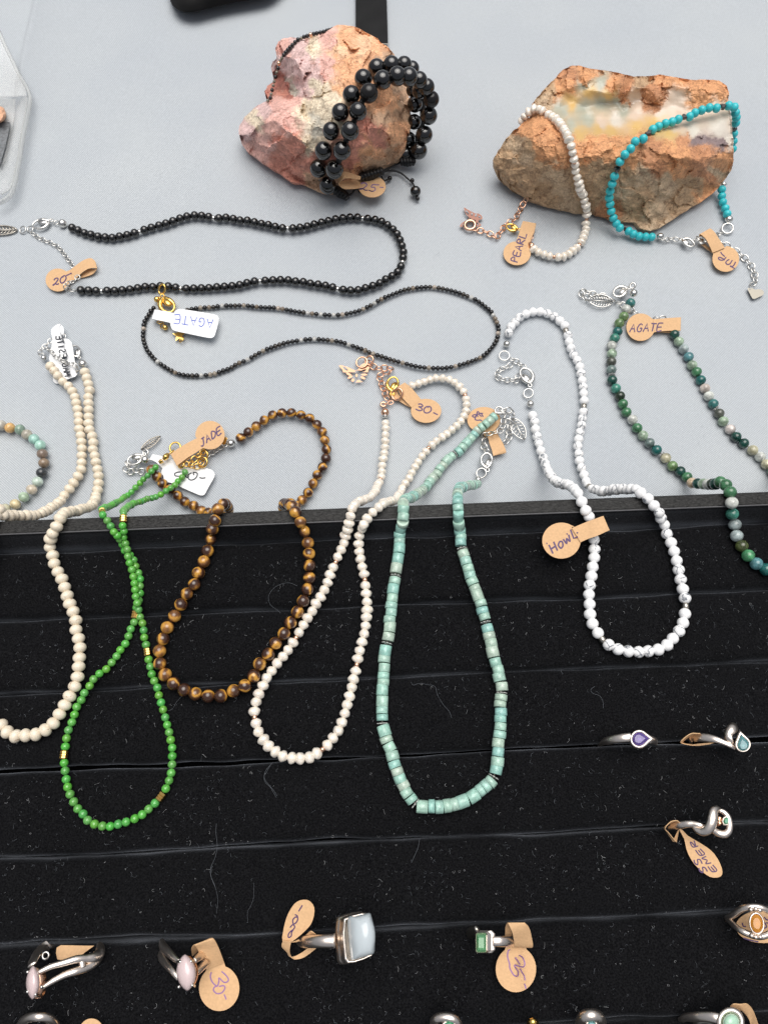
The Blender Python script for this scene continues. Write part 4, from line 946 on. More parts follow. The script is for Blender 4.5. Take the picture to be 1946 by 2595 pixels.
# --- mixed amazonite bracelet at the left edge (bead by bead)
nx_ = empty('bracelet', 'multicoloured pastel stone bead bracelet cut off by the left edge', 'bracelet', U(0, 1170))
XM = sphere('mixed_bead_mesh', M['mixstone'], 20, 14)
crm = (.62,.57,.48,1)
xb = [(10,215,(.52,.50,.44,1)),(70,233,(.68,.42,.17,1)),(140,245,(.25,.35,.28,1)),(188,280,(.45,.42,.35,1)),(238,312,(.42,.68,.60,1)),(282,355,(.42,.68,.58,1)),(297,415,(.26,.20,.16,1)),(308,480,(.27,.20,.14,1)),(292,548,(.05,.055,.06,1)),(263,610,(.55,.66,.58,1)),(222,665,(.66,.58,.46,1)),(167,718,(.42,.55,.40,1)),(107,768,(.64,.54,.33,1)),(38,800,(.50,.49,.36,1)),
  (-32,810,crm),(-100,800,(.45,.62,.52,1)),(-165,770,crm),(-215,722,(.6,.4,.2,1)),(-252,660,crm),(-275,592,(.3,.25,.2,1)),(-280,520,crm),(-272,450,(.42,.6,.5,1)),(-248,382,crm),(-208,322,(.6,.45,.25,1)),(-155,275,crm),(-100,240,(.3,.3,.25,1)),(-45,220,crm)]
for i, (x, y, c) in enumerate(xb):
    X, Y = q1('G', x, y); r = 38/2.765/PXMM(Y, 2)/1000; a = q1('G', *xb[i-1][:2]); tg = (U(X, Y, 2)-U(*a, 2)).normalized()
    inst('bead', XM, nx_, U(X, Y, 2.1), rquat(tg), (r*.92, r, r), c)
# --- green jade necklace
nj_ = empty('necklace', 'bright green jade bead necklace with small gold drum spacers', 'necklace', U(310, 1500, ZT))
JM = sphere('jade_bead_mesh', M['jade'], 16, 12)
z1 = ZR+1.3; zb = ZB+1.2
pts = q('G', [(1103,493,4.6),(1078,525,4.8),(1045,552,4.8),(1022,583,3.5),(990,612,1.8),(960,640,1.4),(935,670,1.4),(900,700,1.8),(868,722,5),(838,745,10),(808,760,15),(780,775,21),(750,790,27),(725,798,34),(708,800,z1),(715,822,z1),(730,855,z1),(755,888,z1-2),(778,930,zb+1.5),(800,965,zb),(828,1000,zb),(848,1045,zb),(872,1090,zb),(910,1122,zb),(937,1160,zb),(950,1205,zb),(970,1245,zb),(984,1290,zb),(980,1338,zb),(983,1385,zb),(976,1430,zb),(960,1480,zb),(950,1525,zb),(942,1565,zb),(935,1608,zb)])
pts += q('J', [(803,75,zb),(782,115),(770,155),(755,193),(727,228),(702,265),(675,302),(645,338),(608,368),(572,397),(547,432),(522,470),(495,508),(480,550),(452,588),(447,632),(427,677),(410,718),(400,762),(395,808),(387,848),(382,893),(390,937),(390,982),(402,1025),(412,1070),(427,1110),(448,1150),(470,1190),(502,1220),(527,1255),(567,1275),(608,1290),(652,1294),(697,1282),(740,1268),(785,1257),(828,1235),(870,1208),(905,1172),(943,1140),(970,1107),(995,1070),(1013,1025),(1028,978),(1035,933),(1036,888),(1035,842),(1030,798),(1024,755),(1012,717),(1004,675),(990,633),(980,590),(968,550),(955,508),(948,470),(934,438),(922,397),(908,355),(900,312),(890,277),(885,235),(880,200),(870,165),(864,125),(858,85),(848,47)])
pts += q('G', [(975,1530,zb),(965,1483,zb+2.2),(955,1435,zb+2.3),(950,1390,zb+2),(945,1345,zb+1.6),(937,1300,zb+1.6),(932,1250,zb+1.6),(918,1205,zb+1.8),(905,1160,zb+2),(895,1118,zb+2.2),(890,1070,zb+2),(872,1025,zb+1.8),(870,982,zb+2),(863,940,z1),(863,895,z1),(865,852,z1),(868,818,z1-2),(880,798,31),(900,783,26),(925,768,22),(960,758,18),(990,750,15),(1020,738,12),(1050,728,9.5),(1078,725,8),(1105,710,6.5),(1135,698,6),(1160,680,5.8),(1190,660,5.8),(1225,640,4.4),(1245,612,3.2),(1270,588,3),(1290,560,3),(1305,525,3)])
jc = lambda: (random.uniform(.08, .14), random.uniform(.34, .44), random.uniform(.05, .09), 1)
pj = Path(pts, 3, 4, 1.24)
def jade_spec():
    gold_at = [q1('G', 865, 852), q1('G', 710, 800), q1('G', 943, 1560), q1('J', 387, 848), q1('J', 970, 1107), q1('J', 885, 235)]
    gz = [z1, z1, zb, zb, zb, zb]; G = [U(*g, z) for g, z in zip(gold_at, gz)]; t = 0; used = set()
    while True:
        c, _ = pj.at(t/1000)
        for k, g in enumerate(G):
            if k not in used and (c-g).length < .0016: used.add(k); t += 2.4; yield D_('spacer', FLUTED, 2.4, 1.12, over=.95); break
        else: t += 2.33; yield D_('bead', JM, 2.33, 1.17, off=.10, jit=.03, over=1.07, col=jc())
strand(nj_, pj, jade_spec(), 'thread', .12)
tube('end_cap', q('b', [(575,510,3.6),(615,480,3.9)]), [.75,.9], M['gold'], nj_, 10); tube('end_cap', q('b', [(630,470,4),(665,430,4.2),(700,390,4)]), [.6,1.25,.75], M['gold'], nj_, 12)
tube('wire', q('b', [(715,385,4),(760,350,3.6),(775,335,3.2)]), .35, M['gold'], nj_); jump(nj_, *q1('b', 795, 300), 14, 'gold', 2.0, .42, .15)
chain(nj_, q('b', [(860,560,3),(920,530,3.6),(980,540,3.6),(1060,570,3.2),(1140,550,3),(1190,500,3)]), 'gold', 2.6, 2.0)
chain(nj_, q('b', [(990,560,4.4),(1040,490,4.4),(1100,430,4.4),(1160,380,3.8),(1210,340,3)]), 'gold', 2.9, 2.2)
jump(nj_, *q1('b', 1195, 410), 11, 'gold', 2.2, .4, .5); jump(nj_, *q1('b', 1180, 505), 12, 'gold', 3, .4, .4); jump(nj_, *q1('b', 880, 545), 7, 'gold', 3.4, .35, .3)
plate('gold_tab', q('b', [(1470,190),(1500,140),(1530,170),(1500,250),(1450,275)]), [], M['gold'], nj_, 1.4, .4)
# --- tiger eye necklace
nt_ = empty('necklace', 'brown and gold tiger eye bead necklace hanging over the tray rim', 'necklace', U(620, 1500, ZT))
TM = sphere('tiger_bead_mesh', M['tiger'], 20, 14)
zb = ZB+2.0
pts = q('H', [(298,432,2.2),(322,458,2.1),(350,487),(375,530),(415,560),(468,598),(505,640),(558,662),(602,692),(640,704,2.1),(690,716,6),(735,714,12),(768,700,20),(776,678,28),(758,658,35),(735,664,ZR+1.6),(712,697,ZR+2.1),(702,757,ZR+1.0),(675,825,zb+2),(665,893,zb),(653,957),(630,1012),(600,1073),(577,1137),(537,1190),(500,1250),(467,1310),(427,1372),(400,1437),(385,1475)])
pts += q('J', [(960,210,zb),(957,272),(968,345),(1012,400),(1060,450),(1122,475),(1185,495),(1255,510),(1332,505),(1403,478),(1470,447),(1527,390),(1557,322),(1608,268)])
pts += q('H', [(1015,1572),(1055,1507),(1102,1453),(1140,1390),(1178,1337),(1207,1275),(1237,1220),(1257,1155),(1268,1088),(1267,1022),(1265,953),(1255,885),(1232,815,zb+1.5),(1203,750,ZR+1.5),(1170,692,ZR+2.2),(1145,660,34),(1122,655,28),(1108,672,20),(1120,692,12),(1160,680,6),(1205,657,2.2),(1237,612),(1272,572),(1297,520),(1318,472),(1350,425),(1370,370),(1365,320),(1358,268),(1337,217),(1303,170),(1257,137),(1205,118),(1148,108),(1088,112),(1033,130),(985,162),(940,195),(890,233),(845,268),(828,278)])
strand(nt_, Path(pts, 2.1, 4, 2.0), cyc(lambda: D_('bead', TM, 3.92, 1.90, off=.13, jit=.03, over=1.03), None, [999]), 'thread_dark')
inst('end_ball', BALL['silver'], nt_, U(*q1('b', 1578, 240), 2.0), None, (.0016,.0016,.0016)); inst('end_ball', BALL['silver'], nt_, U(*q1('b', 375, 470), 2.6), None, (.0016,.0016,.0016))
chain(nt_, q('b', [(1230,440,1.4),(1290,380,1.3),(1350,360,1.2),(1420,300,1.2),(1500,270,1.4),(1530,250,1.6)]), 'silver', 2.6, 1.8)
clasp(nt_, q1('b', 380, 380), q1('b', 140, 520), 'silver', 2.6, 1.1)
chain(nt_, q('b', [(90,580,1),(150,640,1),(240,620,1),(300,640,1),(360,620,1.2)]), 'silver', 2.9, 2.3); chain(nt_, q('b', [(120,480,1.2),(90,560,1),(150,560,1.2)]), 'silver', 2.6, 2.1)
jump(nt_, *q1('b', 200, 510), 15, 'silver', 1.4, .35, .3); jump(nt_, *q1('b', 380, 370), 7, 'silver', 2.6, .4, .3)
leaf(nt_, q1('b', 320, 330), q1('b', 590, 140), 'pewter', 1.0, .17, 7)
# --- freshwater pearl necklace
np_ = empty('necklace', 'white freshwater pearl necklace with rose gold spacers and butterfly charm', 'necklace', U(800, 1500, ZT))
PM = [sphere('pearl_mesh_a', M['pearl'], 18, 12, .14, 1), sphere('pearl_mesh_b', M['pearl'], 18, 12, .17, 5), sphere('pearl_mesh_c', M['pearl'], 18, 12, .12, 9)]
zr = ZR+1.8; zb = ZB+1.7
pts = q('I', [(213,178,1.8),(215,225),(213,270),(212,315),(210,360),(203,410),(193,460),(190,495),(185,538),(180,575,1.8),(178,592,2.5),(170,615,4.5),(160,640,7.5),(148,665,10.5),(135,685,13.5),(120,705,17),(95,725,21),(65,738,26),(35,745,31),(5,765,35.5),(-20,795,zr)])
pts += q('H', [(1508,750,zr-.3),(1500,797,zb+1.5),(1485,840,zb),(1478,885),(1457,930),(1438,970),(1425,1003),(1415,1030),(1395,1073),(1377,1118),(1357,1160),(1338,1205),(1313,1248),(1287,1290),(1262,1325)])
pts += q('K', [(408,68),(382,115),(368,145),(343,174),(320,215),(285,258),(253,303),(220,343),(187,392),(162,433),(137,487),(115,540),(107,592),(107,630),(113,668),(130,722),(157,770),(192,812),(240,850),(300,876),(350,884),(405,882),(458,868),(497,842),(525,820),(550,795),(588,748),(622,695),(638,643),(652,593),(668,543),(682,490),(692,440),(705,388),(717,340),(725,300),(735,262),(748,208),(758,160),(768,113),(776,65)])
pts += q('H', [(1608,1340),(1610,1315),(1612,1262),(1610,1215),(1603,1165),(1600,1120),(1595,1090),(1588,1058),(1578,1010),(1568,967),(1562,920),(1563,870)])
pts += q('I', [(60,910,zb),(97,860,zb+2),(133,812,zr),(178,777,zr),(208,758,34),(240,750,29),(270,745,23),(292,725,16),(308,700,9),(322,670,4),(335,650,1.8),(355,620),(380,578),(405,535),(428,495),(450,457),(478,418),(507,382),(533,357),(555,335),(598,308),(635,282),(668,255),(700,228),(733,192),(760,152),(775,115),(778,70),(775,25)])
pts += q('E', [(1383,1085),(1375,1066),(1362,1045),(1340,1022),(1308,993),(1265,977),(1225,971),(1178,978),(1140,990),(1100,1003),(1060,1018),(1045,1030)])
pp = Path(pts, 1.8, 4, 1.75)
RSP = TUBE_SP['rose']
def pearl_spec():
    src = [(q1('I', 178, 592), 2.5), (q1('H', 1425, 1003), zb), (q1('H', 1203, 1452), zb), (q1('K', 107, 630), zb), (q1('K', 525, 820), zb), (q1('K', 725, 300), zb), (q1('H', 1595, 1090), zb), (q1('I', 208, 755), 34), (q1('I', 533, 357), 1.8), (q1('E', 1375, 1066), 1.8)]
    G = [U(*g, z) for g, z in src]; t = 0; used = set()
    while True:
        c, _ = pp.at(t/1000)
        for k, g in enumerate(G):
            if k not in used and (c-g).length < .0014: used.add(k); t += 1.1; yield D_('spacer', RSP, 1.1, .85); break
        else: t += 2.62; yield D_('bead', random.choice(PM), 2.62, 1.60, off=.13, jit=.07, over=1.10, tilt=.18)
strand(np_, pp, pearl_spec(), 'thread', .15)
inst('end_ball', BALL['rose'], np_, U(*q1('k', 750, 910), 1.7), None, (.0016,.0016,.0016)); jump(np_, *q1('k', 725, 800), 6, 'rose', 1.2, .5)
tube('end_cup', q('k', [(750,955,1.6),(753,985,1.6)]), [1.25,1.45], M['silver'], np_, 10)
chain(np_, q('k', [(850,770,1.2),(760,790,1.4)]), 'rose', 2.4, 1.6)
chain(np_, q('k', [(520,190,1),(560,250,1),(640,290,1),(740,290,1),(830,300,1),(880,340,1),(870,390,1.5),(800,370,1.8),(720,370,1.2),(670,400,1),(680,450,1),(700,510,1),(730,590,1),(760,680,1),(800,740,1)]), 'rose', 3.0, 2.5)
jump(np_, *q1('k', 425, 210), 14, 'rose', 1.6, .42, .2); jump(np_, *q1('k', 530, 180), 10, 'rose', 1.4, .42, .5)
clasp(np_, q1('k', 850, 660), q1('k', 860, 415), 'gold', 2.2, 1.2); jump(np_, *q1('k', 850, 650), 5.5, 'gold', 1.6, .45); jump(np_, *q1('k', 920, 655), 13, 'rose', 2.6, .45, .6)
bf = smoothpoly([(105,262),(130,248),(180,262),(240,280),(300,310),(345,322),(380,300),(395,270),(430,235),(490,212),(535,235),(540,270),(512,330),(525,355),(515,400),(500,420),(515,450),(480,482),(430,480),(385,455),(352,470),(335,500),(290,516),(240,497),(215,455),(190,430),(205,390),(165,350),(150,310)], 3)
holes = [ell(195,297,44,15,38), ell(242,375,42,17,28), ell(262,415,38,16,-28), ell(300,458,24,20,-40), ell(448,325,42,14,-22), ell(458,381,44,14,0), ell(440,425,36,17,28), ell(352,392,15,22), ell(350,332,19,14)]
plate('butterfly_charm', q('k', bf), [q('k', h) for h in holes], M['roseplate'], np_, 0.9, .35)
# --- amazonite disc necklace
nz_ = empty('necklace', 'mint green amazonite disc bead necklace with silver daisy spacers', 'necklace', U(1120, 1600, ZT))
ZMs = [cyl('amazonite_disc', M['amazonite'], .07, 22)]
zr = ZR+1.9; zb = ZB+1.8
pts = q('I', [(985,150,4.2),(950,175,4),(905,215,3.8),(860,250,3),(825,290,2),(790,330),(740,385),(690,422),(655,450),(620,490),(590,530),(560,570),(525,605,1.8),(490,645,4),(455,685,10),(420,712,18),(385,728,27),(350,738,35),(340,775,zr),(335,820,zr-.2),(330,880,zb+2.2),(325,930,zb),(315,975),(312,1030),(308,1085),(303,1130),(297,1170),(292,1215),(285,1255),(278,1295),(270,1335),(265,1380),(262,1430),(256,1480),(250,1525),(242,1580)])
pts += q('K', [(920,70),(912,130),(903,185),(895,213),(888,250),(885,300),(882,370),(878,430),(875,490),(873,550),(873,600),(873,645),(875,687),(888,740),(908,800),(932,850),(945,900),(960,945),(978,1000),(997,1045),(1022,1090),(1052,1135),(1085,1165),(1130,1172),(1175,1172),(1230,1172),(1275,1167),(1320,1155),(1370,1138),(1410,1115),(1445,1088),(1485,1058),(1525,1020),(1548,980),(1557,940),(1563,890),(1567,840),(1572,790),(1576,745),(1580,700),(1582,655),(1582,610),(1583,560),(1587,520),(1590,480),(1586,440),(1577,395),(1565,345),(1552,300),(1540,250),(1528,200),(1515,150),(1502,100),(1493,60)])
pts += q('I', [(905,1560),(892,1515),(878,1460),(862,1415),(845,1375),(825,1330),(807,1285),(795,1240),(783,1195),(770,1150),(755,1105),(744,1070),(742,1025),(740,985),(735,935,zb),(728,890,zb+1.5),(725,835,zr-.3),(720,785,zr),(718,735,zr),(716,690,36),(730,660,30),(760,645,23),(795,638,16),(830,635,9),(858,622,3.5)])
pz = Path(pts, 1.8, 4, 1.75)
zpal = [(.34,.57,.48),(.38,.58,.48),(.31,.56,.49),(.43,.57,.47),(.36,.58,.50),(.45,.56,.47),(.30,.54,.49),(.40,.58,.49),(.37,.56,.47)]
def disc_spec():
    src = [(q1('I', 690, 422), 1.8), (q1('I', 345, 742), 36.5), (q1('I', 285, 1255), zb), (q1('K', 895, 213), zb), (q1('K', 875, 687), zb), (q1('K', 1088, 1165), zb), (q1('K', 1548, 980), zb), (q1('K', 1590, 480), zb), (q1('I', 905, 1560), zb), (q1('I', 744, 1070), zb)]
    G = [U(*g, z) for g, z in src]; t = 0; used = set()
    while True:
        c, _ = pz.at((t+.6)/1000)
        for k, g in enumerate(G):
            if k not in used and (c-g).length < .0015: used.add(k); t += 1.3; yield D_('spacer', DAISY, 1.3, 1.55, over=1.0, jit=.0); break
        else:
            l = random.choice([1.9, 2.1, 2.3, 2.6, 3.3]); t += l; yield D_('bead', ZMs[0], l, 1.72, jit=.05, over=.985, tilt=.05, off=.18, col=(*random.choice(zpal), 1))
strand(nz_, pz, disc_spec(), 'thread', .15)
inst('end_ball', BALL['silver'], nz_, U(*q1('e', 450, 1300), 1.6), None, (.0012,.0012,.0012))
tube('coil', q('e', [(710,370,4.2),(760,372,4),(830,372,3.6)]), .65, M['silver'], nz_, 8); jump(nz_, *q1('e', 740, 330), 9, 'silver', 3.4, .4, .4)
chain(nz_, q('e', [(760,320,3.4),(860,325,3),(930,350,2.2),(940,400,1.6)]), 'silver', 3.0, 2.2)
chain(nz_, q('e', [(880,400,2),(850,460,2),(900,540,1.2),(880,620,1),(900,680,1),(860,740,1),(820,800,1)]), 'silver', 3.0, 2.4)
chain(nz_, q('e', [(810,450,3),(790,560,3),(760,610,3.4),(680,640,3.6),(600,660,3.2),(540,690,2.2),(530,760,1.4),(520,820,1),(560,880,1),(590,930,1.4)]), 'silver', 3.0, 2.4)
clasp(nz_, q1('e', 585, 1190), q1('e', 560, 930), 'silver', 1.8, 1.1); jump(nz_, *q1('e', 495, 1210), 12, 'silver', 1.5, .35, .3)
leaf(nz_, q1('e', 930, 440), q1('e', 1100, 740), 'silver', 1.0, .26, 6)
# --- howlite necklace
nh_ = empty('necklace', 'white howlite bead necklace with grey veins looping onto the tray', 'necklace', U(1500, 1400, ZT))
HM = [sphere('howlite_mesh', M['howlite'], 20, 14, .03, 2)]
zr = ZR+1.9; zb = ZB+1.9
pts = q('F', [(98,478,1.9),(110,430),(138,400),(170,363),(205,345),(258,330),(308,335),(355,350),(400,378),(437,408),(443,440),(458,475),(465,518),(480,560),(498,607),(523,643),(535,690),(540,735),(548,780),(552,825),(555,872),(552,905),(547,940),(542,985),(535,1033),(525,1080),(517,1128),(520,1175),(525,1222),(538,1273),(555,1318,1.9),(568,1358,4),(587,1382,7),(610,1400,10),(640,1408,13),(670,1410,16.5),(705,1408,20),(735,1403,23.5),(770,1400,27),(800,1400,30),(830,1397,33.5),(862,1398,37),(908,1425,zr),(955,1470,zr)])
pts += q('L', [(870,240,zb+2.3),(900,285,zb),(925,352),(952,422),(980,492),(1005,560),(1025,630),(1038,703),(1052,775),(1070,845),(1080,915),(1080,967),(1070,1025),(1045,1087),(1000,1145),(958,1198),(890,1233),(820,1248),(740,1250),(660,1245),(585,1222),(513,1180),(480,1135),(443,1085),(418,1012),(408,938),(405,867),(410,792),(422,720),(432,648),(440,577),(442,500),(440,440),(425,380),(410,320,zb),(380,258,zb+2.3),(350,188,zr),(318,132,zr)])
pts += q('F', [(490,1395,34),(465,1375,30),(440,1368,26),(412,1362,22),(390,1352,18.5),(370,1335,14.5),(352,1312,10.5),(338,1290,7),(325,1258,4),(316,1225,1.9),(303,1190),(290,1160),(280,1122),(270,1078),(262,1030),(253,983),(238,933)])
ph = Path(pts, 1.9, 4, 1.88)
def how_spec():
    src = [(q1('F', 443, 440), 1.9), (q1('F', 552, 905), 1.9), (q1('F', 587, 1382), 7), (q1('F', 985, 1510), zr-1), (q1('L', 1080, 967), zb), (q1('L', 480, 1135), zb)]
    G = [U(*g, z) for g, z in src]; t = 0; used = set()
    while True:
        c, _ = ph.at(t/1000)
        for k, g in enumerate(G):
            if k not in used and (c-g).length < .0019: used.add(k); t += 1.75; yield D_('spacer', TUBE_SP['pewter'], 1.75, 1.05); break
        else: t += 3.12; yield D_('bead', HM[0], 3.12, 1.74, off=.10, jit=.03, over=1.14, tilt=.1)
strand(nh_, ph, how_spec(), 'thread')
inst('end_ball', BALL['silver'], nh_, U(*q1('F', 90, 525), 1.6), None, (.0014,.0014,.0014)); inst('end_ball', BALL['silver'], nh_, U(*q1('F', 232, 885), 1.6), None, (.0015,.0015,.0015))
jump(nh_, *q1('g', 480, 340), 13, 'silver', 1.2, .3, .1); jump(nh_, *q1('g', 985, 1130), 11.5, 'silver', 1.3, .35, .3)
chain(nh_, q('g', [(590,400,1.2),(680,430,1.2),(760,480,1),(850,560,1),(920,600,1.4)]), 'silver', 2.6, 2.0)
chain(nh_, q('g', [(640,520,1),(560,560,1),(470,600,1),(380,640,1.2),(300,640,1.6),(220,640,1.6),(240,700,1.2),(320,770,1),(420,830,1),(520,850,1),(620,850,1),(690,920,1.2),(740,860,1.4),(760,740,1.6)]), 'silver', 2.6, 2.0)
clasp(nh_, q1('g', 1030, 1000), q1('g', 900, 600), 'silver', 2.0, 1.15, -1)
# --- moss agate necklace (bead by bead, colours as seen)
ng_ = empty('necklace', 'mixed green and clear moss agate bead necklace at the right edge', 'necklace', U(1750, 1150))
GM = sphere('moss_bead_mesh', M['moss'], 20, 14)
tl = (.05,.19,.18,1); cw = (.56,.58,.54,1); gn = (.06,.19,.09,1); lg = (.17,.28,.12,1); td = (.015,.12,.11,1); tg_ = (.06,.25,.19,1); bw = (.10,.11,.09,1); gd = (.14,.19,.18,1); dg = (.012,.065,.05,1); bkg = (.02,.035,.02,1); pg = (.34,.45,.33,1); yw = (.50,.48,.34,1); pe = (.55,.43,.30,1); ol = (.07,.09,.03,1); bg_ = (.09,.32,.15,1); bl = (.34,.40,.40,1); bt_ = (.10,.25,.27,1)
m1 = [('F',833,278,4.4,tl),('F',808,315,3.6,cw),('F',793,360,2.4,lg),('F',765,400,1.9,lg),('F',755,450,1.9,td),('F',738,490,1.9,tg_),('F',720,535,1.9,cw),('F',722,583,1.9,pg),('F',718,632,1.9,bw),('F',718,680,1.9,gd),('F',723,742,1.9,dg),('F',745,792,1.9,tg_),('F',770,838,1.9,bkg),('F',787,885,1.9,gn),('F',808,935,1.9,gn),('F',845,980,1.9,cw),('F',873,1030,1.9,gn),('F',908,1075,1.9,pg),('F',947,1120,1.9,gd),('F',990,1162,1.9,td),('F',1045,1210,1.9,yw),('F',1085,1258,1.9,lg),('F',1132,1290,1.9,dg),('F',1172,1325,2.4,gn),('F',1203,1360,5,pe),('F',1238,1364,9,dg),('F',1272,1366,14,pg),('F',1300,1368,18,cw),('F',1325,1368,23,bkg),('F',1345,1366,28,dg),('F',1372,1355,33,gn),('F',1405,1372,37,gn),
 ('L',1393,130,39.8,gn),('L',1405,205,39.2,cw),('L',1408,283,36,tg_),('L',1427,358,34,bl),('L',1440,437,34,bl),('L',1475,508,34,ol),('L',1520,575,34,bg_),('L',1578,632,34,bt_),('L',1645,672,34,td),('L',1715,690,34,gn),('L',1790,690,34,cw),('L',1860,670,34,dg),('L',1925,630,34,pg),('L',1980,570,34,tg_),('L',2020,500,34,cw),('L',2050,430,34,gn),('L',2070,355,34,dg),('L',2080,280,36,cw),('L',2075,205,39.3,tg_),('L',2060,135,39.8,gn)]
m2 = [('F',1097,468,2.2,dg),('F',1123,510,1.9,pg),('F',1152,555,1.9,bl),('F',1182,602,1.9,bt_),('F',1203,652,1.9,pg),('F',1230,692,1.9,gn),('F',1255,742,1.9,td),('F',1280,792,1.9,(.56,.50,.45,1)),('F',1303,838,1.9,cw),('F',1330,885,1.9,tl),('F',1365,942,1.9,bw),('F',1390,990,1.9,pg),('F',1432,1038,1.9,(.60,.55,.52,1)),('F',1467,1083,1.9,dg),('F',1513,1122,1.9,dg),('F',1567,1163,1.9,yw),('F',1612,1203,1.9,cw),('F',1650,1248,1.9,yw),('F',1690,1290,2.4,gn),('F',1725,1320,6,tg_),('F',1750,1345,12,cw),('F',1770,1362,18,dg),('F',1790,1375,25,gn),('F',1810,1385,32,tg_)]
for mm_ in (m1, m2):
    Pp = [U(*q1(c, x, y), rest(*q1(c, x, y), z, 1.95)) for c, x, y, z, _ in mm_]; tb = []
    for i, (c, x, y, z, colr) in enumerate(mm_):
        tg2 = (Pp[min(i+1, len(Pp)-1)]-Pp[max(i-1, 0)]).normalized(); r = .00207 if z < 35 or c == 'L' else .00207
        inst('bead', GM, ng_, Pp[i], rquat(tg2, None, .08), (r*.95, r, r), colr)
    V, Fc = tube_mesh(catmull(Pp, 3), .00018, 5); mobj('thread', V, Fc, M['thread'], ng_)
for c, x, y, z, dx, dy in (('F',721,711,1.9,0,1), ('F',1020,1187,1.9,1,.9), ('F',1347,912,1.9,.8,1)):
    a = U(*q1(c, x, y), z); b = U(*q1(c, x+dx*8, y+dy*8), z); inst('spacer', DAISY, ng_, a, rquat((b-a).normalized(), 0), (.0006,.0015,.0015))
inst('end_ball', BALL['silver'], ng_, U(*q1('h', 970, 235), 5.0), None, (.0016,.0016,.0016)); jump(ng_, *q1('h', 955, 130), 6, 'silver', 3.5, .5, .6)
clasp(ng_, q1('h', 925, 150), q1('h', 690, 250), 'silver', 3.0, 1.2, -1)
chain(ng_, q('h', [(700,330,1.4),(650,330,1),(560,280,1),(480,260,1),(380,240,1),(310,220,1),(230,220,1.4),(180,300,1.2),(160,340,1),(230,330,1),(300,330,1)]), 'silver', 3.0, 2.3)
chain(ng_, q('h', [(730,370,1.2),(760,430,1),(800,380,1.4),(850,430,1),(960,480,1.2),(1020,520,1.2)]), 'silver', 2.8, 2.1); chain(ng_, q('h', [(1250,580,1.2),(1330,590,1.2),(1420,590,1.2)]), 'silver', 2.8, 2.2)
leaf(ng_, q1('h', 680, 350), q1('h', 330, 330), 'silver', 1.8, .30, 8)

# ================================================================== BRACELETS ON THE ROCKS
nbd = empty('bracelet', 'chunky double row black bead bracelet wrapped round the pink rock', 'bracelet', U(900, 280, 30))
BD = [BM, sphere('dull_black_bead_mesh', M['black_bead_dull'], 22, 16)]
def rz1(x, y): X, Y = q1('B', x, y); return RZ1(X, Y)
db = [(1032,438,38,54),(945,505,41,54),(868,610,42,54),(797,725,40,54),(737,845,36,53),(688,972,29,54),(655,1087,17,53),(716,1195,10,53), (1070,515,43,55),(982,600,44,56),(912,718,42,55),(860,845,39,56),(808,972,32,55),(760,1093,21,56),
  (1128,418,39,53),(1210,415,38,48),(1262,440,35,44),(1165,490,43,56),(1240,495,42,55),(1308,515,38,50),(1355,560,34,50),(1385,640,29,49),(1370,745,22,52),(1340,868,15,52),(1305,970,9,52),(1310,585,29,46),(1262,580,24,38),(1280,670,21,48),(1275,785,16,44),(1240,895,11,42),(1218,990,6,44),(690,1140,8,40)]
for i, (x, y, z, rp) in enumerate(db):
    X, Y = q1('B', x, y); r = rp*1.06/2.552/PXMM(Y, z)/1000
    inst('bead', BD[1 if i in (9, 21) else 0], nbd, U(X, Y, z), rquat(Vector((1,0,0))), (r, r, r))
def cordtube(pts, r=.42, name='cord'): return tube(name, q('B', pts), r, M['cord'], nbd, 6)
cordtube([(740,1150,15),(790,1030,25),(835,905,34),(888,780,38),(940,650,41),(1020,560,40),(1100,465,38),(1190,455,37),(1280,480,33),(1340,560,26),(1330,680,20),(1325,800,14),(1275,930,8),(1230,1020,4)], 1.3)
tube('macrame_knot', q('B', [(755,1215,5),(800,1245,3),(840,1270,2)]), [1.8,2.3,1.7], M['cord'], nbd, 10)
for k in range(5): tube('knot_wrap', q('B', [(762+19*k,1205+13*k-4,6.3-k*.6),(774+18*k,1225+12*k,7.2-k*.8),(758+18*k,1248+10*k,4)]), .75, M['cord'], nbd, 6)
tube('macrame_knot', q('B', [(1180,1010,4),(1230,1030,3.2),(1275,1010,4)]), [1.5,3.0,1.8], M['cord'], nbd, 10)
for k in range(5): tube('knot_wrap', q('B', [(1185+20*k,1012,5.4),(1195+20*k,1040,5.6),(1196+18*k,1068-4*abs(k-2),2.4)]), .8, M['cord'], nbd, 6)
cordtube([(845,1262,2),(872,1250,2),(888,1225,3),(915,1215,4)], .5); cordtube([(1190,1045,2.2),(1130,1075,3),(1070,1110,5)], .5)
cordtube([(1065,1112,5.5),(1110,1102,3),(1160,1105,1.5),(1200,1125,1),(1235,1155,1),(1262,1180,1.4),(1275,1200,2)], .42)
tube('slide_knot', q('B', [(932,1150,5.5),(1000,1130,6.5),(1066,1102,5.5)]), [1.6,2.0,1.6], M['cord'], nbd, 10)
for k in range(7): tube('knot_wrap', q('B', [(926+21*k,1122-6*k,5.6),(936+21*k,1138-6*k,8.6),(946+21*k,1162-7*k,5.2)]), .95, M['cord'], nbd, 6)
cordtube([(930,1150,3.6),(912,1180,3),(912,1215,2.6),(925,1245,1.6)], .42); cordtube([(1062,1135,4),(1080,1165,2.4),(1110,1155,1.4)], .4)
for x, y, r in ((1262,1165,1.0), (1117,1150,1.05), (1296,1282,.95)): inst('cord_end', BD[1], nbd, U(*q1('B', x, y), 1.1), None, (r/1000,)*3)
inst('bead', BM, nbd, U(*q1('B', 1283, 1235), 2.4), None, (.0024,.0024,.0024))
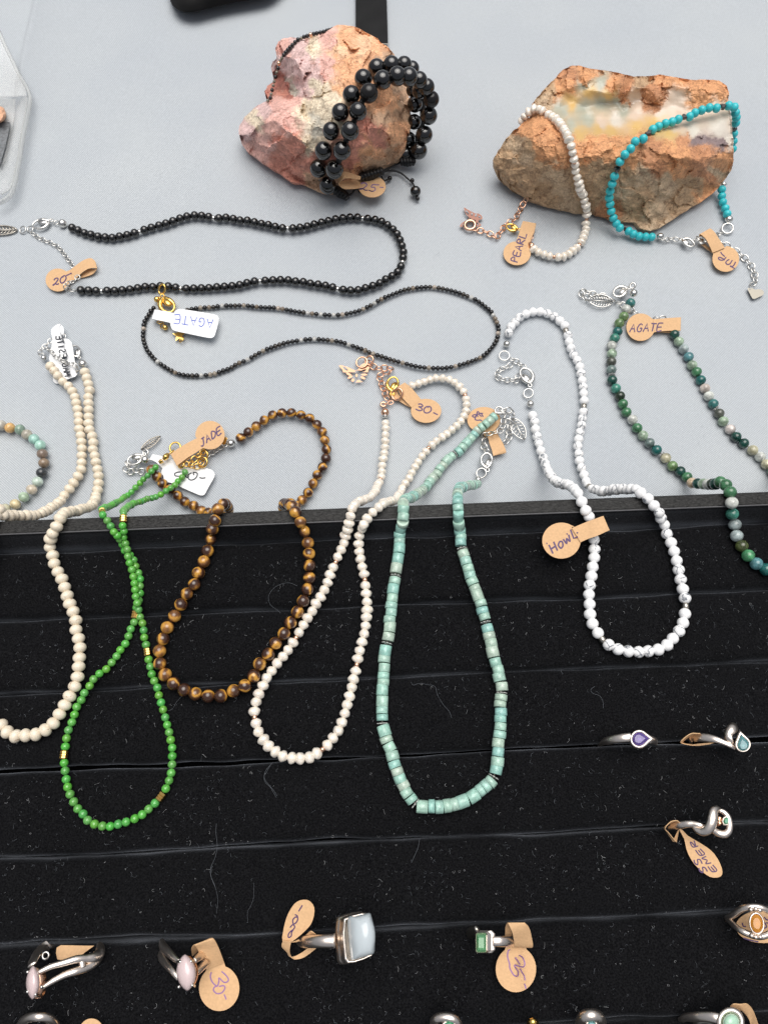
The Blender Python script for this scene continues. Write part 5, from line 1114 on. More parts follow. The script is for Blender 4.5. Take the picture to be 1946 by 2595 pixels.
# thin black bracelet round the back of the pink rock
nth = empty('bracelet', 'thin black seed bead bracelet hugging the pink rock top left', 'bracelet', U(780, 140, 25))
tb = [(745,186,26,0),(725,191,27,0),(710,195,28.5,0),(690,202,29.5,0),(668,207,30,0),(645,212,30,0),(625,216,30,0),(605,222,30,1),(583,229,30,0),(563,235,29.5,0),(545,244,29,2),(524,252,29,0),(505,269,29,0),(488,288,29.5,0),(472,303,29.5,0),(458,319,29,0),(445,335,28.5,0),(432,352,28,0),(420,372,27,2),(410,388,26,2),(400,407,25,1),(395,438,21,0),(386,465,17,2),(378,495,16,0),(370,525,15.5,2),(364,550,15,2),(357,580,15,0),(351,606,16,2),(345,630,17,0),(330,648,16,2)]
for i, (x, y, z, k) in enumerate(tb):
    X, Y = q1('B', x, y); c = U(X, Y, z+2.2)
    r = (.00088 if k == 0 else .00095 if k == 1 else .00074)
    if k == 1: inst('spacer', BALL['rose'], nth, c, None, (r, r, r))
    else: inst('bead', AM, nth, c, rquat(Vector((1,0,0))), (r, r, r), (.008,.008,.009,1) if k == 0 else (.20,.18,.14,1))
# pearl bracelet on the agate rock
npb = empty('bracelet', 'small pearl bracelet hanging down the left of the agate rock', 'bracelet', U(1380, 480, 20))
def rz2(x, y): X, Y = q1('C', x, y); return RZ2(X, Y)
pb = [(350,540,25),(365,522,28),(378,502,30),(396,485,32),(415,473,33.5),(437,467,35),(462,477,36.5),(485,490,37),(508,505,38),(532,520,39),(553,540,40),(573,565,41.5),(590,592,43.5),(604,620,44.5),(613,650,44),(622,682,42),(630,713,40),(636,738,38),(639,768,34),(646,800,31),(654,832,29),(662,865,26),(670,900,21),(684,922,17),(688,945,15),(694,970,13),(700,1000,9),(704,1035,5.5),(700,1068,3),(700,1092,2),(694,1117,1.7),(685,1145,1.7),(673,1172,1.7),(655,1198,1.7),(630,1218,1.7),(605,1238,1.7),(583,1248,1.7),(557,1254,1.7),(525,1250,1.7),(492,1243,1.7),(460,1233,1.7),(430,1218,1.7),(412,1200,1.7)]
pbp = Path(q('C', [(x, y, max(1.7, z*ZK2+.6)) for x, y, z in pb]), 1.7, 4)
strand(npb, pbp, cyc(lambda: D_('bead', random.choice(PM), 2.62, 1.80, jit=.07, over=1.03, tilt=.15), lambda: D_('spacer', RSP, 1.0, .8), [6, 5, 7, 5, 6, 5]), 'thread', .15)
inst('end_ball', BALL['rose'], npb, U(*q1('c', 1090, 670), 1.6), None, (.0012,.0012,.0012)); tube('end_cup', q('c', [(1060,640,1.6),(1085,700,1.6)]), [.9,1.2], M['rose'], npb, 8)
chain(npb, q('c', [(1100,490,1.4),(1090,560,1.4),(1060,620,1.4)]), 'rose', 2.2, 1.4)
chain(npb, q('c', [(1030,0,4),(985,60,2),(950,130,1),(905,210,1),(860,300,1),(790,340,1.2),(740,370,1),(690,430,1),(640,500,1),(590,560,1),(510,510,1),(420,470,1),(330,460,1),(260,450,1)]), 'rose', 3.2, 2.3)
jump(npb, *q1('c', 225, 385), 13, 'rose', 1.6, .7, .15); clasp(npb, q1('c', 930, 450), q1('c', 735, 400), 'gold', 1.8, 1.25)
bo2 = smoothpoly([(140,138),(185,160),(240,190),(300,222),(345,222),(385,248),(402,288),(385,305),(348,312),(345,345),(385,380),(352,408),(308,395),(275,360),(255,318),(205,325),(150,360),(130,400),(85,408),(100,368),(150,330),(205,308),(212,275),(165,225)], 2)
ho2 = [ell(187,208,37,14,52,14), ell(252,235,12,23,-5,12), ell(308,250,14,22,15,12), ell(360,272,20,13,35,12), ell(291,318,19,10,20,12), ell(335,368,24,12,62,12), ell(128,378,19,8,-45,12), ell(232,292,10,9,0,10)]
plate('butterfly_charm', q('c', bo2), [q('c', h) for h in ho2], M['rosedark'], npb, .9, .4)
# turquoise bracelet
ntq = empty('bracelet', 'turquoise bead bracelet with small heart spacers on the agate rock', 'bracelet', U(1700, 480, 20))
QM = sphere('turquoise_mesh', M['turquoise'], 18, 12, power=.9)
hh = smoothpoly([(0,.9),(-.55,.35),(-.95,-.15),(-.85,-.65),(-.4,-.8),(0,-.45),(.4,-.8),(.85,-.65),(.95,-.15),(.55,.35)], 2)
bmh = bmesh.new(); lay = [[bmh.verts.new((zz, a*s_, b*s_)) for a, b in hh] for zz, s_ in ((-.6,.75), (-.35,1), (.35,1), (.6,.75))]
for i in range(3):
    for k in range(len(hh)): bmh.faces.new((lay[i][k], lay[i][(k+1) % len(hh)], lay[i+1][(k+1) % len(hh)], lay[i+1][k]))
bmh.faces.new(lay[0]); bmh.faces.new(lay[3]); bmesh.ops.recalc_face_normals(bmh, faces=bmh.faces)
HRT = mk_mesh('heart_mesh', bmh, M['hematite'])
qb = [(1045,1146,1.7,0),(1012,1145,1.7,0),(978,1142,1.9,0),(948,1130,2.4,0),(922,1115,3,0),(904,1103,3.6,2),(876,1098,5,0),(858,1075,6,0),(842,1045,8,0),(831,1010,11,0),(825,972,14,0),(820,938,17,0),(825,903,21,0),(836,865,26,0),(848,825,30,0),(864,787,34,1),(877,748,37.5,0),(903,710,41,0),(933,680,42.5,0),(957,642,43.2,0),(1000,627,43.2,0),(1028,598,41,1),(1050,578,37.5,0),(1080,562,36,0),(1117,546,36,0),(1153,537,36.2,0),(1185,524,36.5,0),(1215,513,36.5,1),(1245,510,36.6,0),(1273,490,37,0),(1310,475,38,0),(1348,463,38.3,0),(1387,465,37.8,0),(1422,456,37.6,1),(1450,452,37,0),(1480,460,35,0),(1487,490,31,0),(1491,515,27,0),(1489,543,23,0),(1480,572,19,1),(1478,600,16,0),(1476,640,12,0),(1472,680,9,0),
  (1415,895,4,0),(1415,930,2.2,0),(1420,962,1.8,0),(1433,995,1.8,0),(1443,1024,1.8,0)]
qb = [(x, y, max(1.7, z*ZK2+.5), k) for x, y, z, k in qb]
for i, (x, y, z, k) in enumerate(qb):
    X, Y = q1('C', x, y); a = qb[max(i-1, 0)]; b = qb[min(i+1, len(qb)-1)]; tg2 = (U(*q1('C', b[0], b[1]), b[2])-U(*q1('C', a[0], a[1]), a[2])).normalized(); c = U(X, Y, z+.4)
    if k: inst('spacer', HRT, ntq, c, Vector((0,0,1)).rotation_difference(Vector((0,0,1))) @ Quaternion((0,1,0), R(80)) @ Quaternion((1,0,0), R(random.uniform(-60, 60))), (.0012,.0015,.0015) if k == 1 else (.0008,.0010,.0010))
    else: inst('bead', QM, ntq, c, rquat(tg2), (.0016, .00182, .00182))
V, Fc = tube_mesh(catmull([U(*q1('C', x, y), z+.4) for x, y, z, k in qb[:43]], 3), .0002, 5); mobj('thread', V, Fc, M['thread_dark'], ntq)
for x, y, r in ((1425,868,1.1), (1453,1052,1.5), (1090,1142,1.4)): inst('end_ball', BALL['silver'], ntq, U(*q1('C', x, y), 1.8), None, (r/1000*1.15, r/1000, r/1000))
jump(ntq, *q1('d', 1085, 325), 13, 'silver', 1.4, .45, .3)
chain(ntq, q('d', [(140,480,1.4),(200,490,1),(300,470,1),(380,490,1.2)]), 'silver', 2.6, 1.7); clasp(ntq, q1('d', 400, 470), q1('d', 610, 560), 'silver', 1.8, 1.15)
chain(ntq, q('d', [(600,500,1.5),(680,480,2.6),(780,500,2.8),(900,440,2.4),(1000,395,1.5)]), 'silver', 2.9, 2.1); chain(ntq, q('d', [(660,450,2.6),(740,520,2.6)]), 'silver', 2.8, 2.2)
chain(ntq, q('d', [(980,500,2),(1060,560,1),(1160,620,1),(1260,690,1),(1340,760,1),(1420,860,1),(1460,960,1),(1480,1060,1),(1430,1140,1)]), 'silver', 3.2, 2.5)
ht = smoothpoly([(1370,1185),(1400,1172),(1440,1178),(1478,1195),(1520,1188),(1570,1195),(1600,1232),(1585,1272),(1530,1300),(1475,1325),(1440,1322),(1410,1270)], 3)
plate('heart_charm', q('d', ht), [q('d', ell(1405,1190,9,9,0,8))], M['charm'], ntq, 1.0, .5)
# ================================================================== PRICE TAGS
price_tag('brown tag reading 20- by the black necklace chain at left', 'i', (812,1045,172,160), [[(985,905,1020,1060,1.8),(1060,845,1090,1000,3.2),(1150,780,1160,935,4.6),(1230,745,1240,888,5.4),(1290,745,1310,878,5.0),(1335,790,1358,882,4.0),(1350,850,1350,900,2.8),(1330,895,1300,960,1.4),(1240,895,1200,1000,.9),(1150,960,1120,1020,.8)]], 1.6, (0.008,0),
   [('20', (748,1118), (82,-28), (18,100), 'ink', 3.2, .1) if 0 else ('20', (742,1122), (85,-25), (12,-92), 'ink', 3.2, .12), ('strokes', [[(928,984),(965,966),(1005,946)]], 'ink', 3.0)])
price_tag('white rectangular tag reading AGATE upside down on the thin necklace', 'j', None, [[(600,618,545,782,3.4),(480,590,430,755,3.8),(380,575,330,735,4.2),(295,560,243,712,4.2),(280,558,232,712,3.2),(290,560,238,722,2.2)]], 3.4, (0,0),
   [('AGATE', (1265,722), (-108,-14), (-12,148), 'ink_blue', 2.4, .28)], 'white_paper', poly=smoothpoly([(600,618),(650,565),(700,549),(800,560),(1000,592),(1200,625),(1320,652),(1352,690),(1355,740),(1335,840),(1300,960),(1275,1015),(1225,1036),(1150,1028),(1000,998),(800,955),(640,922),(580,895),(555,850),(545,782)], 2))
price_tag('white tag reading MAGNESITE at the end of the cream necklace', 'a', None, [[(740,330,870,312,2.6),(722,260,850,270,3.4),(722,190,832,180,4.4),(780,135,845,118,4.8),(835,118,858,122,4.4),(890,165,838,180,3.6),(895,250,850,240,2.4),(890,300,858,290,1.4)]], 2.4, (0,0),
   [('MAGNESITE', (905,850), (-12.3,-56), (90,-18), 'ink_black', 3.0, .15)], 'white_paper', poly=[(740,330),(730,380),(722,450),(700,520),(690,600),(735,760),(850,900),(900,895),(940,892),(1060,850),(1085,810),(1060,700),(1040,580),(1025,460),(1005,370),(960,325),(870,312)],
   under=[(740,850,845,820,1.0),(750,920,850,900,1.0),(790,955,830,945,1.0)])
price_tag('brown tag reading JADE on the green necklace clasp', 'b', (1285,125,205,200), [[(1105,165,1180,310,4.8),(950,245,1080,375,5.4),(820,325,960,450,5.8),(745,385,835,545,5.6),(742,392,830,548,4.8),(850,470,880,530,4.0),(1000,400,1030,440,3.8)]], 4.6, (0,0),
   [('JADE', (1160,290), (62,-42), (-18,-100), 'ink', 3.4, .22)])
price_tag('white tag reading 20- under the green beads and brown strap', 'b', None, [[(620,590,700,470,1.8),(520,500,600,420,2.0),(440,470,490,395,2.2),(430,500,480,400,1.4)]], 1.5, (0,0),
   [('strokes', [[(880,640),(830,645),(790,665),(800,695),(860,700),(900,690),(935,700),(965,720),(990,705)], [(1030,650),(985,680),(980,730),(1020,755),(1075,735),(1105,690),(1100,655),(1050,648),(1060,685)], [(1135,718),(1170,728),(1222,722)]], 'ink_black', 3.2)], 'white_paper',
   poly=smoothpoly([(600,650),(630,570),(700,475),(780,465),(900,510),(1050,555),(1180,578),(1290,605),(1345,650),(1345,710),(1290,810),(1240,900),(1205,960),(1150,970),(1050,930),(900,865),(760,800),(670,780),(640,740),(630,690)], 2))
price_tag('brown tag reading 30- on the pearl necklace clasp', 'k', (1325,890,213,168), [[(1255,730,1125,845,1.8),(1190,650,1060,780,2.6),(1110,560,980,690,3.4),(1040,505,925,585,4.4),(1020,498,905,570,4.2),(940,560,880,650,2.4),(930,640,870,700,1.3),(1010,740,960,760,.9),(1125,850,1040,810,.8)]], 1.5, (0,0),
   [('30', (1168,868), (95,30), (42,-88), 'ink', 3.2, .15), ('strokes', [[(1425,912),(1455,928),(1490,942)]], 'ink', 3.0)])
price_tag('brown tag reading PEARL on the pearl bracelet clasp', 'c', (885,780,192,168), [[(865,622,1048,690,1.8),(905,520,1090,560,2.8),(940,400,1125,470,3.8),(965,335,1145,372,4.4),(970,332,1152,368,4.0),(1000,345,1152,385,2.8),(1040,440,1120,520,1.4)]], 1.6, (0,0),
   [('PEARL', (890,918), (24,-72), (-95,-28), 'ink', 3.0, .18)])
price_tag('brown tag reading TUR on the turquoise bracelet clasp', 'd', (1058,760,190,182), [[(1045,600,872,672,2.6),(960,470,830,580,3.8),(900,380,770,470,4.6),(845,332,700,412,4.8),(820,340,680,425,4.2),(760,430,690,480,2.2),(760,540,700,545,1.2),(880,640,860,670,.9)]], 1.8, (0,0),
   [('strokes', [[(1125,850),(1150,875),(1185,895)], [(1118,862),(1150,868),(1175,845),(1200,800)], [(1152,775),(1120,825),(1085,838),(1060,815),(1075,785),(1110,765)], [(1065,735),(1025,772),(985,775),(955,755),(970,735),(1010,750),(1045,775)], [(1045,725),(1010,695),(985,660)]], 'ink', 3.0)], kz=.85)
price_tag('brown tag with struck out writing under the mint green discs', 'e', (530,465,232,182), [[(655,640,540,690,1.0),(700,600,590,720,1.6),(735,680,610,800,2.6),(790,780,640,880,3.4),(835,880,660,960,3.8),(838,925,662,968,2.8),(800,930,680,950,1.6)]], 1.0, (0,0),
   [('strokes', [[(445,342),(455,350),(470,370),(520,372)], [(440,345),(425,395),(400,425),(370,410),(395,390),(430,395),(450,420)], [(460,378),(480,402),(500,415)], [(455,375),(420,415),(408,455),(440,468),(480,465),(505,480)], [(490,370),(510,400),(520,420)]], 'ink', 3.0)])
price_tag('brown tag reading Howl across the white howlite beads', 'l', (455,665,268,252), [[(600,490,725,688,ZR+1.6),(790,410,830,640,ZR+2.6),(900,370,950,600,ZR+4.4),(1022,325,1105,528,ZR+5.0),(1028,328,1110,530,ZR+4.0),(900,395,940,590,ZR+.8)]], ZR+.4, (0,0),
   [('Howl', (330,850), (82,-56), (-58,-122), 'ink', 4.2, .14), ('strokes', [[(245,705),(258,700)], [(530,575),(542,565)], [(676,545),(682,562)]], 'ink', 4.2)],
   under=[(590,478,640,468,ZR-.6),(500,425,560,440,ZR-.6),(420,420,425,440,ZR-.6)])
price_tag('brown tag reading AGATE on the moss agate necklace', 'h', (1068,712,200,192), [[(1245,600,1262,782,2.4),(1350,592,1360,770,3.2),(1480,583,1490,762,4.0),(1612,574,1608,760,4.4),(1618,576,1612,762,3.4),(1500,600,1480,790,1.6),(1300,640,1310,780,1.2)]], 2.0, (0,0),
   [('AGATE', (912,782), (78,-3), (26,-112), 'ink', 3.0, .20)])
price_tag('brown tag reading 25- under the black sliding knot', 'B', (1003,1205,88,70), [[(925,1160,925,1215,5.2),(890,1160,880,1220,8),(830,1165,820,1218,11),(790,1170,788,1190,13),(800,1130,805,1165,15.5),(830,1108,840,1150,15.5),(930,1140,925,1160,10.5)]], 5.0, (0,0),
   [('25', (922,1222), (52,8), (10,-44), 'ink', 2.8, .1), ('strokes', [[(1020,1192),(1050,1194)], [(1052,1208),(1076,1210)]], 'ink', 2.6)], kz=1.0)

# ================================================================== RINGS IN THE TRAY
def teardrop(cx, cy, r, tx, ty, n=22):
    a0 = math.atan2(ty-cy, tx-cx); out = [(tx, ty)]; d = math.hypot(tx-cx, ty-cy); g = math.acos(min(.98, r/d))
    for k in range(n): a = a0+g+(2*math.pi-2*g)*k/(n-1); out.append((cx+r*math.cos(a), cy+r*math.sin(a)))
    return out
def bezelstone(parent, crop, outl, z, gem, k=.74, metal='ringsilver', h=1.6, faceted=True, dx=0, dy=0, dome=1.0):
    O = q(crop, outl); s = CR[crop][2]; dx /= s; dy /= s
    loft('bezel', [lz(shrink(O, .90, -dx, -dy), z-2.2), lz(shrink(O, .98, -dx*.4, -dy*.4), z-.6), lz(O, z), lz(shrink(O, .97, dx*.2, dy*.2), z+h*.45), lz(shrink(O, k+.06, dx*.3, dy*.3), z+h*.55), lz(shrink(O, k, dx*.3, dy*.3), z+h*.2)], M[metal], parent)
    if faceted: L = [lz(shrink(O, k*1.0, dx*.3, dy*.3), z+h*.1), lz(shrink(O, k*.97, dx*.35, dy*.35), z+h*.5), lz(shrink(O, k*.62, dx*.5, dy*.5), z+h*.85*dome)]
    else: L = [lz(shrink(O, k, dx*.3, dy*.3), z+h*.1), lz(shrink(O, k*.96, dx*.4, dy*.4), z+h*.6), lz(shrink(O, k*.82, dx*.55, dy*.55), z+h*(.6+.35*dome)), lz(shrink(O, k*.5, dx*.7, dy*.7), z+h*(.6+.6*dome)), lz(shrink(O, k*.12, dx*.8, dy*.8), z+h*(.6+.7*dome))]
    loft('stone', L, M[gem], parent, smooth=not faceted)
def ring(label, crop, x, y, z=ZT+4): return empty('ring', label, 'ring', U(*q1(crop, x, y), z), 'rings standing in the tray slots')
RM = M['ringsilver']
# violet teardrop ring
g1 = ring('silver ring with a violet teardrop stone, unlabelled', 'R', 440, 350)
tube('band', q('R', [(60,400,26),(95,390,31),(140,368,35),(210,350,37.5),(290,338,39),(370,330,39.5)]), [.7,.95,1.15,1.2,1.25,1.3], RM, g1, 12, flat=.55)
tube('band', q('R', [(540,350,39),(580,360,37.5),(600,372,34),(605,385,28)]), [1.2,1.1,1.0,.8], RM, g1, 12, flat=.6)
bezelstone(g1, 'R', teardrop(445,350,90,592,345), 40, 'amethyst', .70, dx=14, dy=-10)
# blue teardrop bypass ring
g2 = ring('silver bypass ring with a pale blue teardrop stone near right edge', 'R', 1300, 350)
tube('band', q('R', [(930,350,31),(950,340,34),(1010,332,37),(1090,338,39),(1160,350,40.3),(1230,375,41),(1310,410,41.5),(1350,440,41)]), [1.1,1.2,1.25,1.2,1.0,.8,.7,.5], RM, g2, 12, flat=.55)
lob = q('R', smoothpoly([(1255,355),(1245,290),(1275,225),(1315,192),(1355,205),(1378,250),(1365,285),(1335,300),(1325,345),(1340,400),(1320,420),(1290,395)], 2))
loft('leaf_lobe', [lz(lob, 38.5), lz(shrink(lob, 1.02), 40.2), lz(shrink(lob, .8), 41.6), lz(shrink(lob, .35), 42)], RM, g2)
bezelstone(g2, 'R', teardrop(1422,398,76,1392,262), 41.5, 'topaz', .72, dx=10, dy=2)
price_tag('brown paper loop round the blue teardrop ring band', 'R', None, [], ZT+1, (0,0), None, poly=[(930,402),(1000,392),(1090,385),(1165,378),(1100,400),(1000,412),(930,410)], under=[(1020,296,1015,312,38.5,34),(930,298,935,318,38.5,34),(842,365,858,372,37.5,33),(850,388,880,392,36,33),(930,405,945,398,35,33.5)])
# emerald swirl ring
g3 = ring('silver swirl ring with a tiny emerald green stone', 'R', 1170, 1130)
tube('band', q('R', [(700,1205,28),(735,1185,33),(800,1165,37),(880,1152,39),(950,1148,40),(1010,1158,40.8),(1060,1172,41)]), [.9,1.0,1.0,.95,.85,.7,.5], RM, g3, 12, flat=.6)
tube('swirl', q('R', [(950,1162,39.6),(990,1205,40.6),(1040,1222,41.4),(1090,1205,42.2),(1125,1150,42.8),(1138,1090,43),(1150,1030,42.6),(1180,1008,42),(1210,1022,41.5)]), [.55,.8,1.05,1.3,1.45,1.4,1.2,.9,.5], RM, g3, 12, flat=.7)
tube('swirl', q('R', [(1185,1015,41.5),(1240,1035,41.8),(1282,1080,42),(1300,1150,42.2),(1290,1215,42),(1250,1245,41.6),(1195,1235,41.4),(1150,1205,41.6),(1130,1170,42)]), [.5,.7,.8,.85,.95,1.05,1.0,.9,.6], RM, g3, 12, flat=.7)
bezelstone(g3, 'R', ell(1262,1120,38,46,10,18), 41.8, 'emerald', .72, dx=12, dy=0, h=1.4)
tube('setting', q('R', [(1200,1080,40),(1195,1130,40),(1215,1160,40.5)]), [.9,1.1,.8], M['rose'], g3, 8)
price_tag('brown tag reading SS EMER hanging from the emerald ring', 'R', None, [], ZT+1.6, (0,0),
   [('EMER', (1182,1592), (-46,-60), (-46,14), 'ink', 3.0, .28), ('SS', (1095,1600), (-40,-62), (-60,22), 'ink', 3.2, .2)],
   poly=smoothpoly([(820,1200),(850,1205),(900,1258),(990,1312),(1080,1368),(1150,1430),(1205,1520),(1228,1600),(1215,1640),(1175,1655),(1110,1648),(1040,1600),(965,1530),(910,1440),(885,1370),(868,1290)], 2),
   under=[(838,1195,812,1212,34,33.6),(822,1208,800,1230,34,33.6),(800,1300,765,1305,33.5,32.6),(790,1312,755,1300,34,33),(720,1230,690,1205,36,33),(690,1190,680,1180,37.5,34),(740,1130,735,1145,38.5,35),(800,1118,800,1135,39,35.5),(828,1140,826,1155,38.5,36)])
# citrine ring
g4 = ring('split band silver ring with an oval amber stone at the right edge', 'Q', 1540, 610)
tube('band', q('Q', [(1215,560,28),(1240,548,33),(1300,512,36.5),(1375,458,39),(1450,435,40.5),(1530,430,41),(1610,448,41),(1700,500,40),(1790,570,37)]), [.7,.8,.85,.85,.85,.85,.85,.8,.7], RM, g4, 10)
tube('band', q('Q', [(1215,565,28),(1245,570,33),(1300,625,36.5),(1370,680,39),(1450,715,40),(1540,742,40.6),(1620,738,40.6),(1710,690,40),(1790,600,37)]), [.7,.8,.8,.8,.85,.85,.85,.8,.7], RM, g4, 10)
bezelstone(g4, 'Q', ell(1540,608,82,124,-8,28), 41, 'citrine', .78, h=1.4, dx=6)
for x, y in ((1478,460), (1527,452), (1570,465), (1485,735), (1530,750), (1575,748)): inst('bead', BALL['ringsilver'], g4, U(*q1('Q', x, y), 41.6), None, (.0006,.0006,.0006))
price_tag('brown tag with violet scribble seen through the amber stone ring', 'Q', (1610,640,290,172), [], ZT+1.2, (0,0),
   [('strokes', [[(1388,600),(1400,635),(1430,640)], [(1400,690),(1440,680)], [(1618,540),(1650,570),(1700,560)], [(1618,590),(1645,640),(1618,660)], [(1640,600),(1700,610)], [(1400,760),(1460,780),(1560,800)]], 'ink', 3.2)])
# left pink marquise ring
g5 = ring('split shank silver ring with pink stone at the lower left', 'M', 450, 1150)
tube('shank', q('M', [(1045,840,29),(1052,880,33),(1040,930,36),(990,965,38),(910,975,39.5),(800,985,41),(680,1020,42),(540,1060,43),(430,1110,43.5),(370,1140,43.5)]), [1.0,1.5,1.6,1.3,1.0,.95,.85,.75,.65,.5], RM, g5, 12, flat=.8)
tube('shank', q('M', [(1050,900,31),(1045,950,34),(1000,1010,37),(920,1070,39),(800,1110,41),(680,1150,42),(560,1210,43),(440,1285,43.5)]), [1.0,1.3,1.2,1.0,.95,.85,.75,.5], RM, g5, 12, flat=.8)
tube('bridge', q('M', [(860,1000,40),(870,1070,40)]), .9, RM, g5, 8)
tube('band', q('M', [(560,850,28),(480,860,33),(400,930,37),(355,990,40),(335,1050,42)]), [1.6,1.7,1.7,1.5,1.2], RM, g5, 12, flat=.4)
jump(g5, *q1('M', 480, 945), 8, 'silver', 38.5, .3)
mq = lambda cx, cy, a, b, ang, n=24: [(cx+u*math.cos(R(ang))-v*math.sin(R(ang)), cy+u*math.sin(R(ang))+v*math.cos(R(ang))) for u, v in [(a*math.cos(2*math.pi*k/n), b*math.sin(2*math.pi*k/n)*abs(math.sin(2*math.pi*k/n))**.45) for k in range(n)]]
def marquise(g, crop, cx, cy, a, b, ang, z, sx, sy, pr):
    O = q(crop, mq(cx, cy, a, b, ang)); B_ = q(crop, mq(cx+sx, cy+sy, a*.85, b*.8, ang))
    loft('basket', [lz(shrink(B_, .8), z-2.6), lz(B_, z-1.4), lz(shrink(O, .94), z-.3)], M['rose'], g)
    loft('stone', [lz(shrink(O, .9), z-.5), lz(O, z+.1), lz(shrink(O, .93), z+.9), lz(shrink(O, .72), z+1.7), lz(shrink(O, .4), z+2.2), lz(shrink(O, .1), z+2.35)], M['pinkstone'], g)
    for x, y, dx_, dy_ in pr: tube('prong', [(*q1(crop, x+dx_, y+dy_), z-1), (*q1(crop, x, y), z+.8), (*q1(crop, x-dx_*.35, y-dy_*.35), z+1.3)], [.4,.42,.38], M['silver'], g, 8)
marquise(g5, 'M', 345, 1230, 180, 74, 92, 43.5, 90, 10, [(285,1115,-30,-8), (372,1135,30,0), (285,1325,-25,0), (378,1355,30,10), (440,1275,25,0)])
price_tag('brown paper loop inside the left pink stone ring', 'M', None, [], ZT+1.4, (0,0), None, 'kraft', poly=[(598,860),(640,836),(780,838),(775,900),(768,975),(640,990),(605,985),(590,920)], under=[(770,838,770,950,33.6),(860,840,860,935,33.2),(990,842,900,905,33)])
# second pink marquise ring
g6 = ring('pink marquise stone ring beside a brown 30- tag', 'N', 500, 1100)
tube('shank', q('N', [(250,820,29),(262,850,33),(310,900,37),(370,960,40),(430,1010,42)]), [1.3,1.3,1.1,.9,.6], RM, g6, 12, flat=.7); tube('shank', q('N', [(245,900,30),(250,960,34),(300,1040,38),(360,1110,41),(425,1190,42)]), [1.2,1.2,1.0,.8,.6], RM, g6, 12, flat=.7)
tube('shank', q('N', [(590,1000,42),(640,960,40),(690,920,37),(760,860,33)]), [.7,1.0,1.2,1.3], RM, g6, 12, flat=.7); tube('shank', q('N', [(595,1150,42),(650,1090,40),(720,1010,37)]), [.6,.9,1.1], RM, g6, 12, flat=.7)
marquise(g6, 'N', 505, 1125, 196, 104, 86, 43, 45, -10, [(440,1010,-28,0), (560,1005,28,-10), (425,1275,-22,0), (572,1258,18,8)])
price_tag('brown tag reading 30- beside the pink marquise ring', 'N', (853,1288,212,240), [[(720,1090,905,1018,35),(665,980,880,950,37),(632,890,845,860,39),(600,840,800,775,41),(580,840,770,762,40.6),(560,880,745,770,38.5),(570,950,740,800,35)]], 34.2, (0,0),
   [('strokes', [[(770,1120),(760,1170),(785,1230),(830,1265),(850,1215),(850,1180),(900,1225),(935,1222),(950,1195),(920,1150),(878,1112)], [(840,1262),(800,1280),(795,1315),(830,1345),(880,1335),(912,1290),(900,1262),(850,1270)], [(905,1355),(918,1385),(925,1408)]], 'ink_light', 3.4)], kz=1.0)
# moonstone ring
g7 = ring('large square pale blue cabochon ring with a chunky silver setting', 'O', 900, 750)
tube('band', q('O', [(335,800,29),(350,800,34),(400,798,38),(480,796,40.5),(580,792,42),(700,790,42.5)]), [1.4,1.5,1.55,1.6,1.65,1.7], RM, g7, 14, flat=.8)
sqs = [(712,545),(800,510),(900,485),(965,480),(1005,520),(1040,700),(1045,880),(1020,960),(930,1000),(820,1035),(750,1040),(722,1000),(708,850),(698,700)]
sq1 = q('O', sqs); S = 1/4.1475
def shf(P, dx, dy=0): return [(p[0]+dx*S, p[1]+dy*S) for p in P]
loft('setting', [lz(shrink(sq1, .93, -8*S), 39.5), lz(sq1, 40), lz(shf(sq1, 14), 41.6), lz(shrink(shf(sq1, 30), .975), 42), lz(shrink(shf(sq1, 34), .94), 42.2), lz(shrink(shf(sq1, 60), .955), 43.6), lz(shrink(shf(sq1, 75), .94), 44.6), lz(shrink(shf(sq1, 80), .88), 44.7), lz(shrink(shf(sq1, 80), .86), 43.8)], RM, g7)
mo = q('O', [(835,550),(900,530),(980,510),(1055,492),(1080,510),(1100,580),(1118,700),(1122,820),(1115,920),(1060,945),(980,970),(890,997),(868,970),(848,800)])
mo = smoothpoly(mo, 3); mcx = sum(p[0] for p in mo)/len(mo); mcy = sum(p[1] for p in mo)/len(mo)
def dome(k, t, dx, z):      # outline shrinks and turns from cushion to oval towards the crown
    out = []
    for p in mo:
        a = math.atan2(p[1]-mcy, p[0]-mcx); ex, ey = mcx+33*math.cos(a), mcy+58*math.sin(a)
        out.append((mcx+((p[0]*(1-t)+ex*t)-mcx)*k+dx*S, mcy+((p[1]*(1-t)+ey*t)-mcy)*k, z))
    return out
loft('stone', [dome(.95, 0, -10, 43.6), dome(.99, 0, 0, 44.6), dome(.975, .2, 5, 45.5), dome(.93, .42, 9, 46.4), dome(.85, .65, 13, 47.2), dome(.72, .82, 16, 47.85), dome(.54, .95, 18, 48.3), dome(.33, .9, 20, 48.65), dome(.16, 1, 21, 48.8), dome(.04, 1, 21, 48.85)], M['moonstone'], g7)
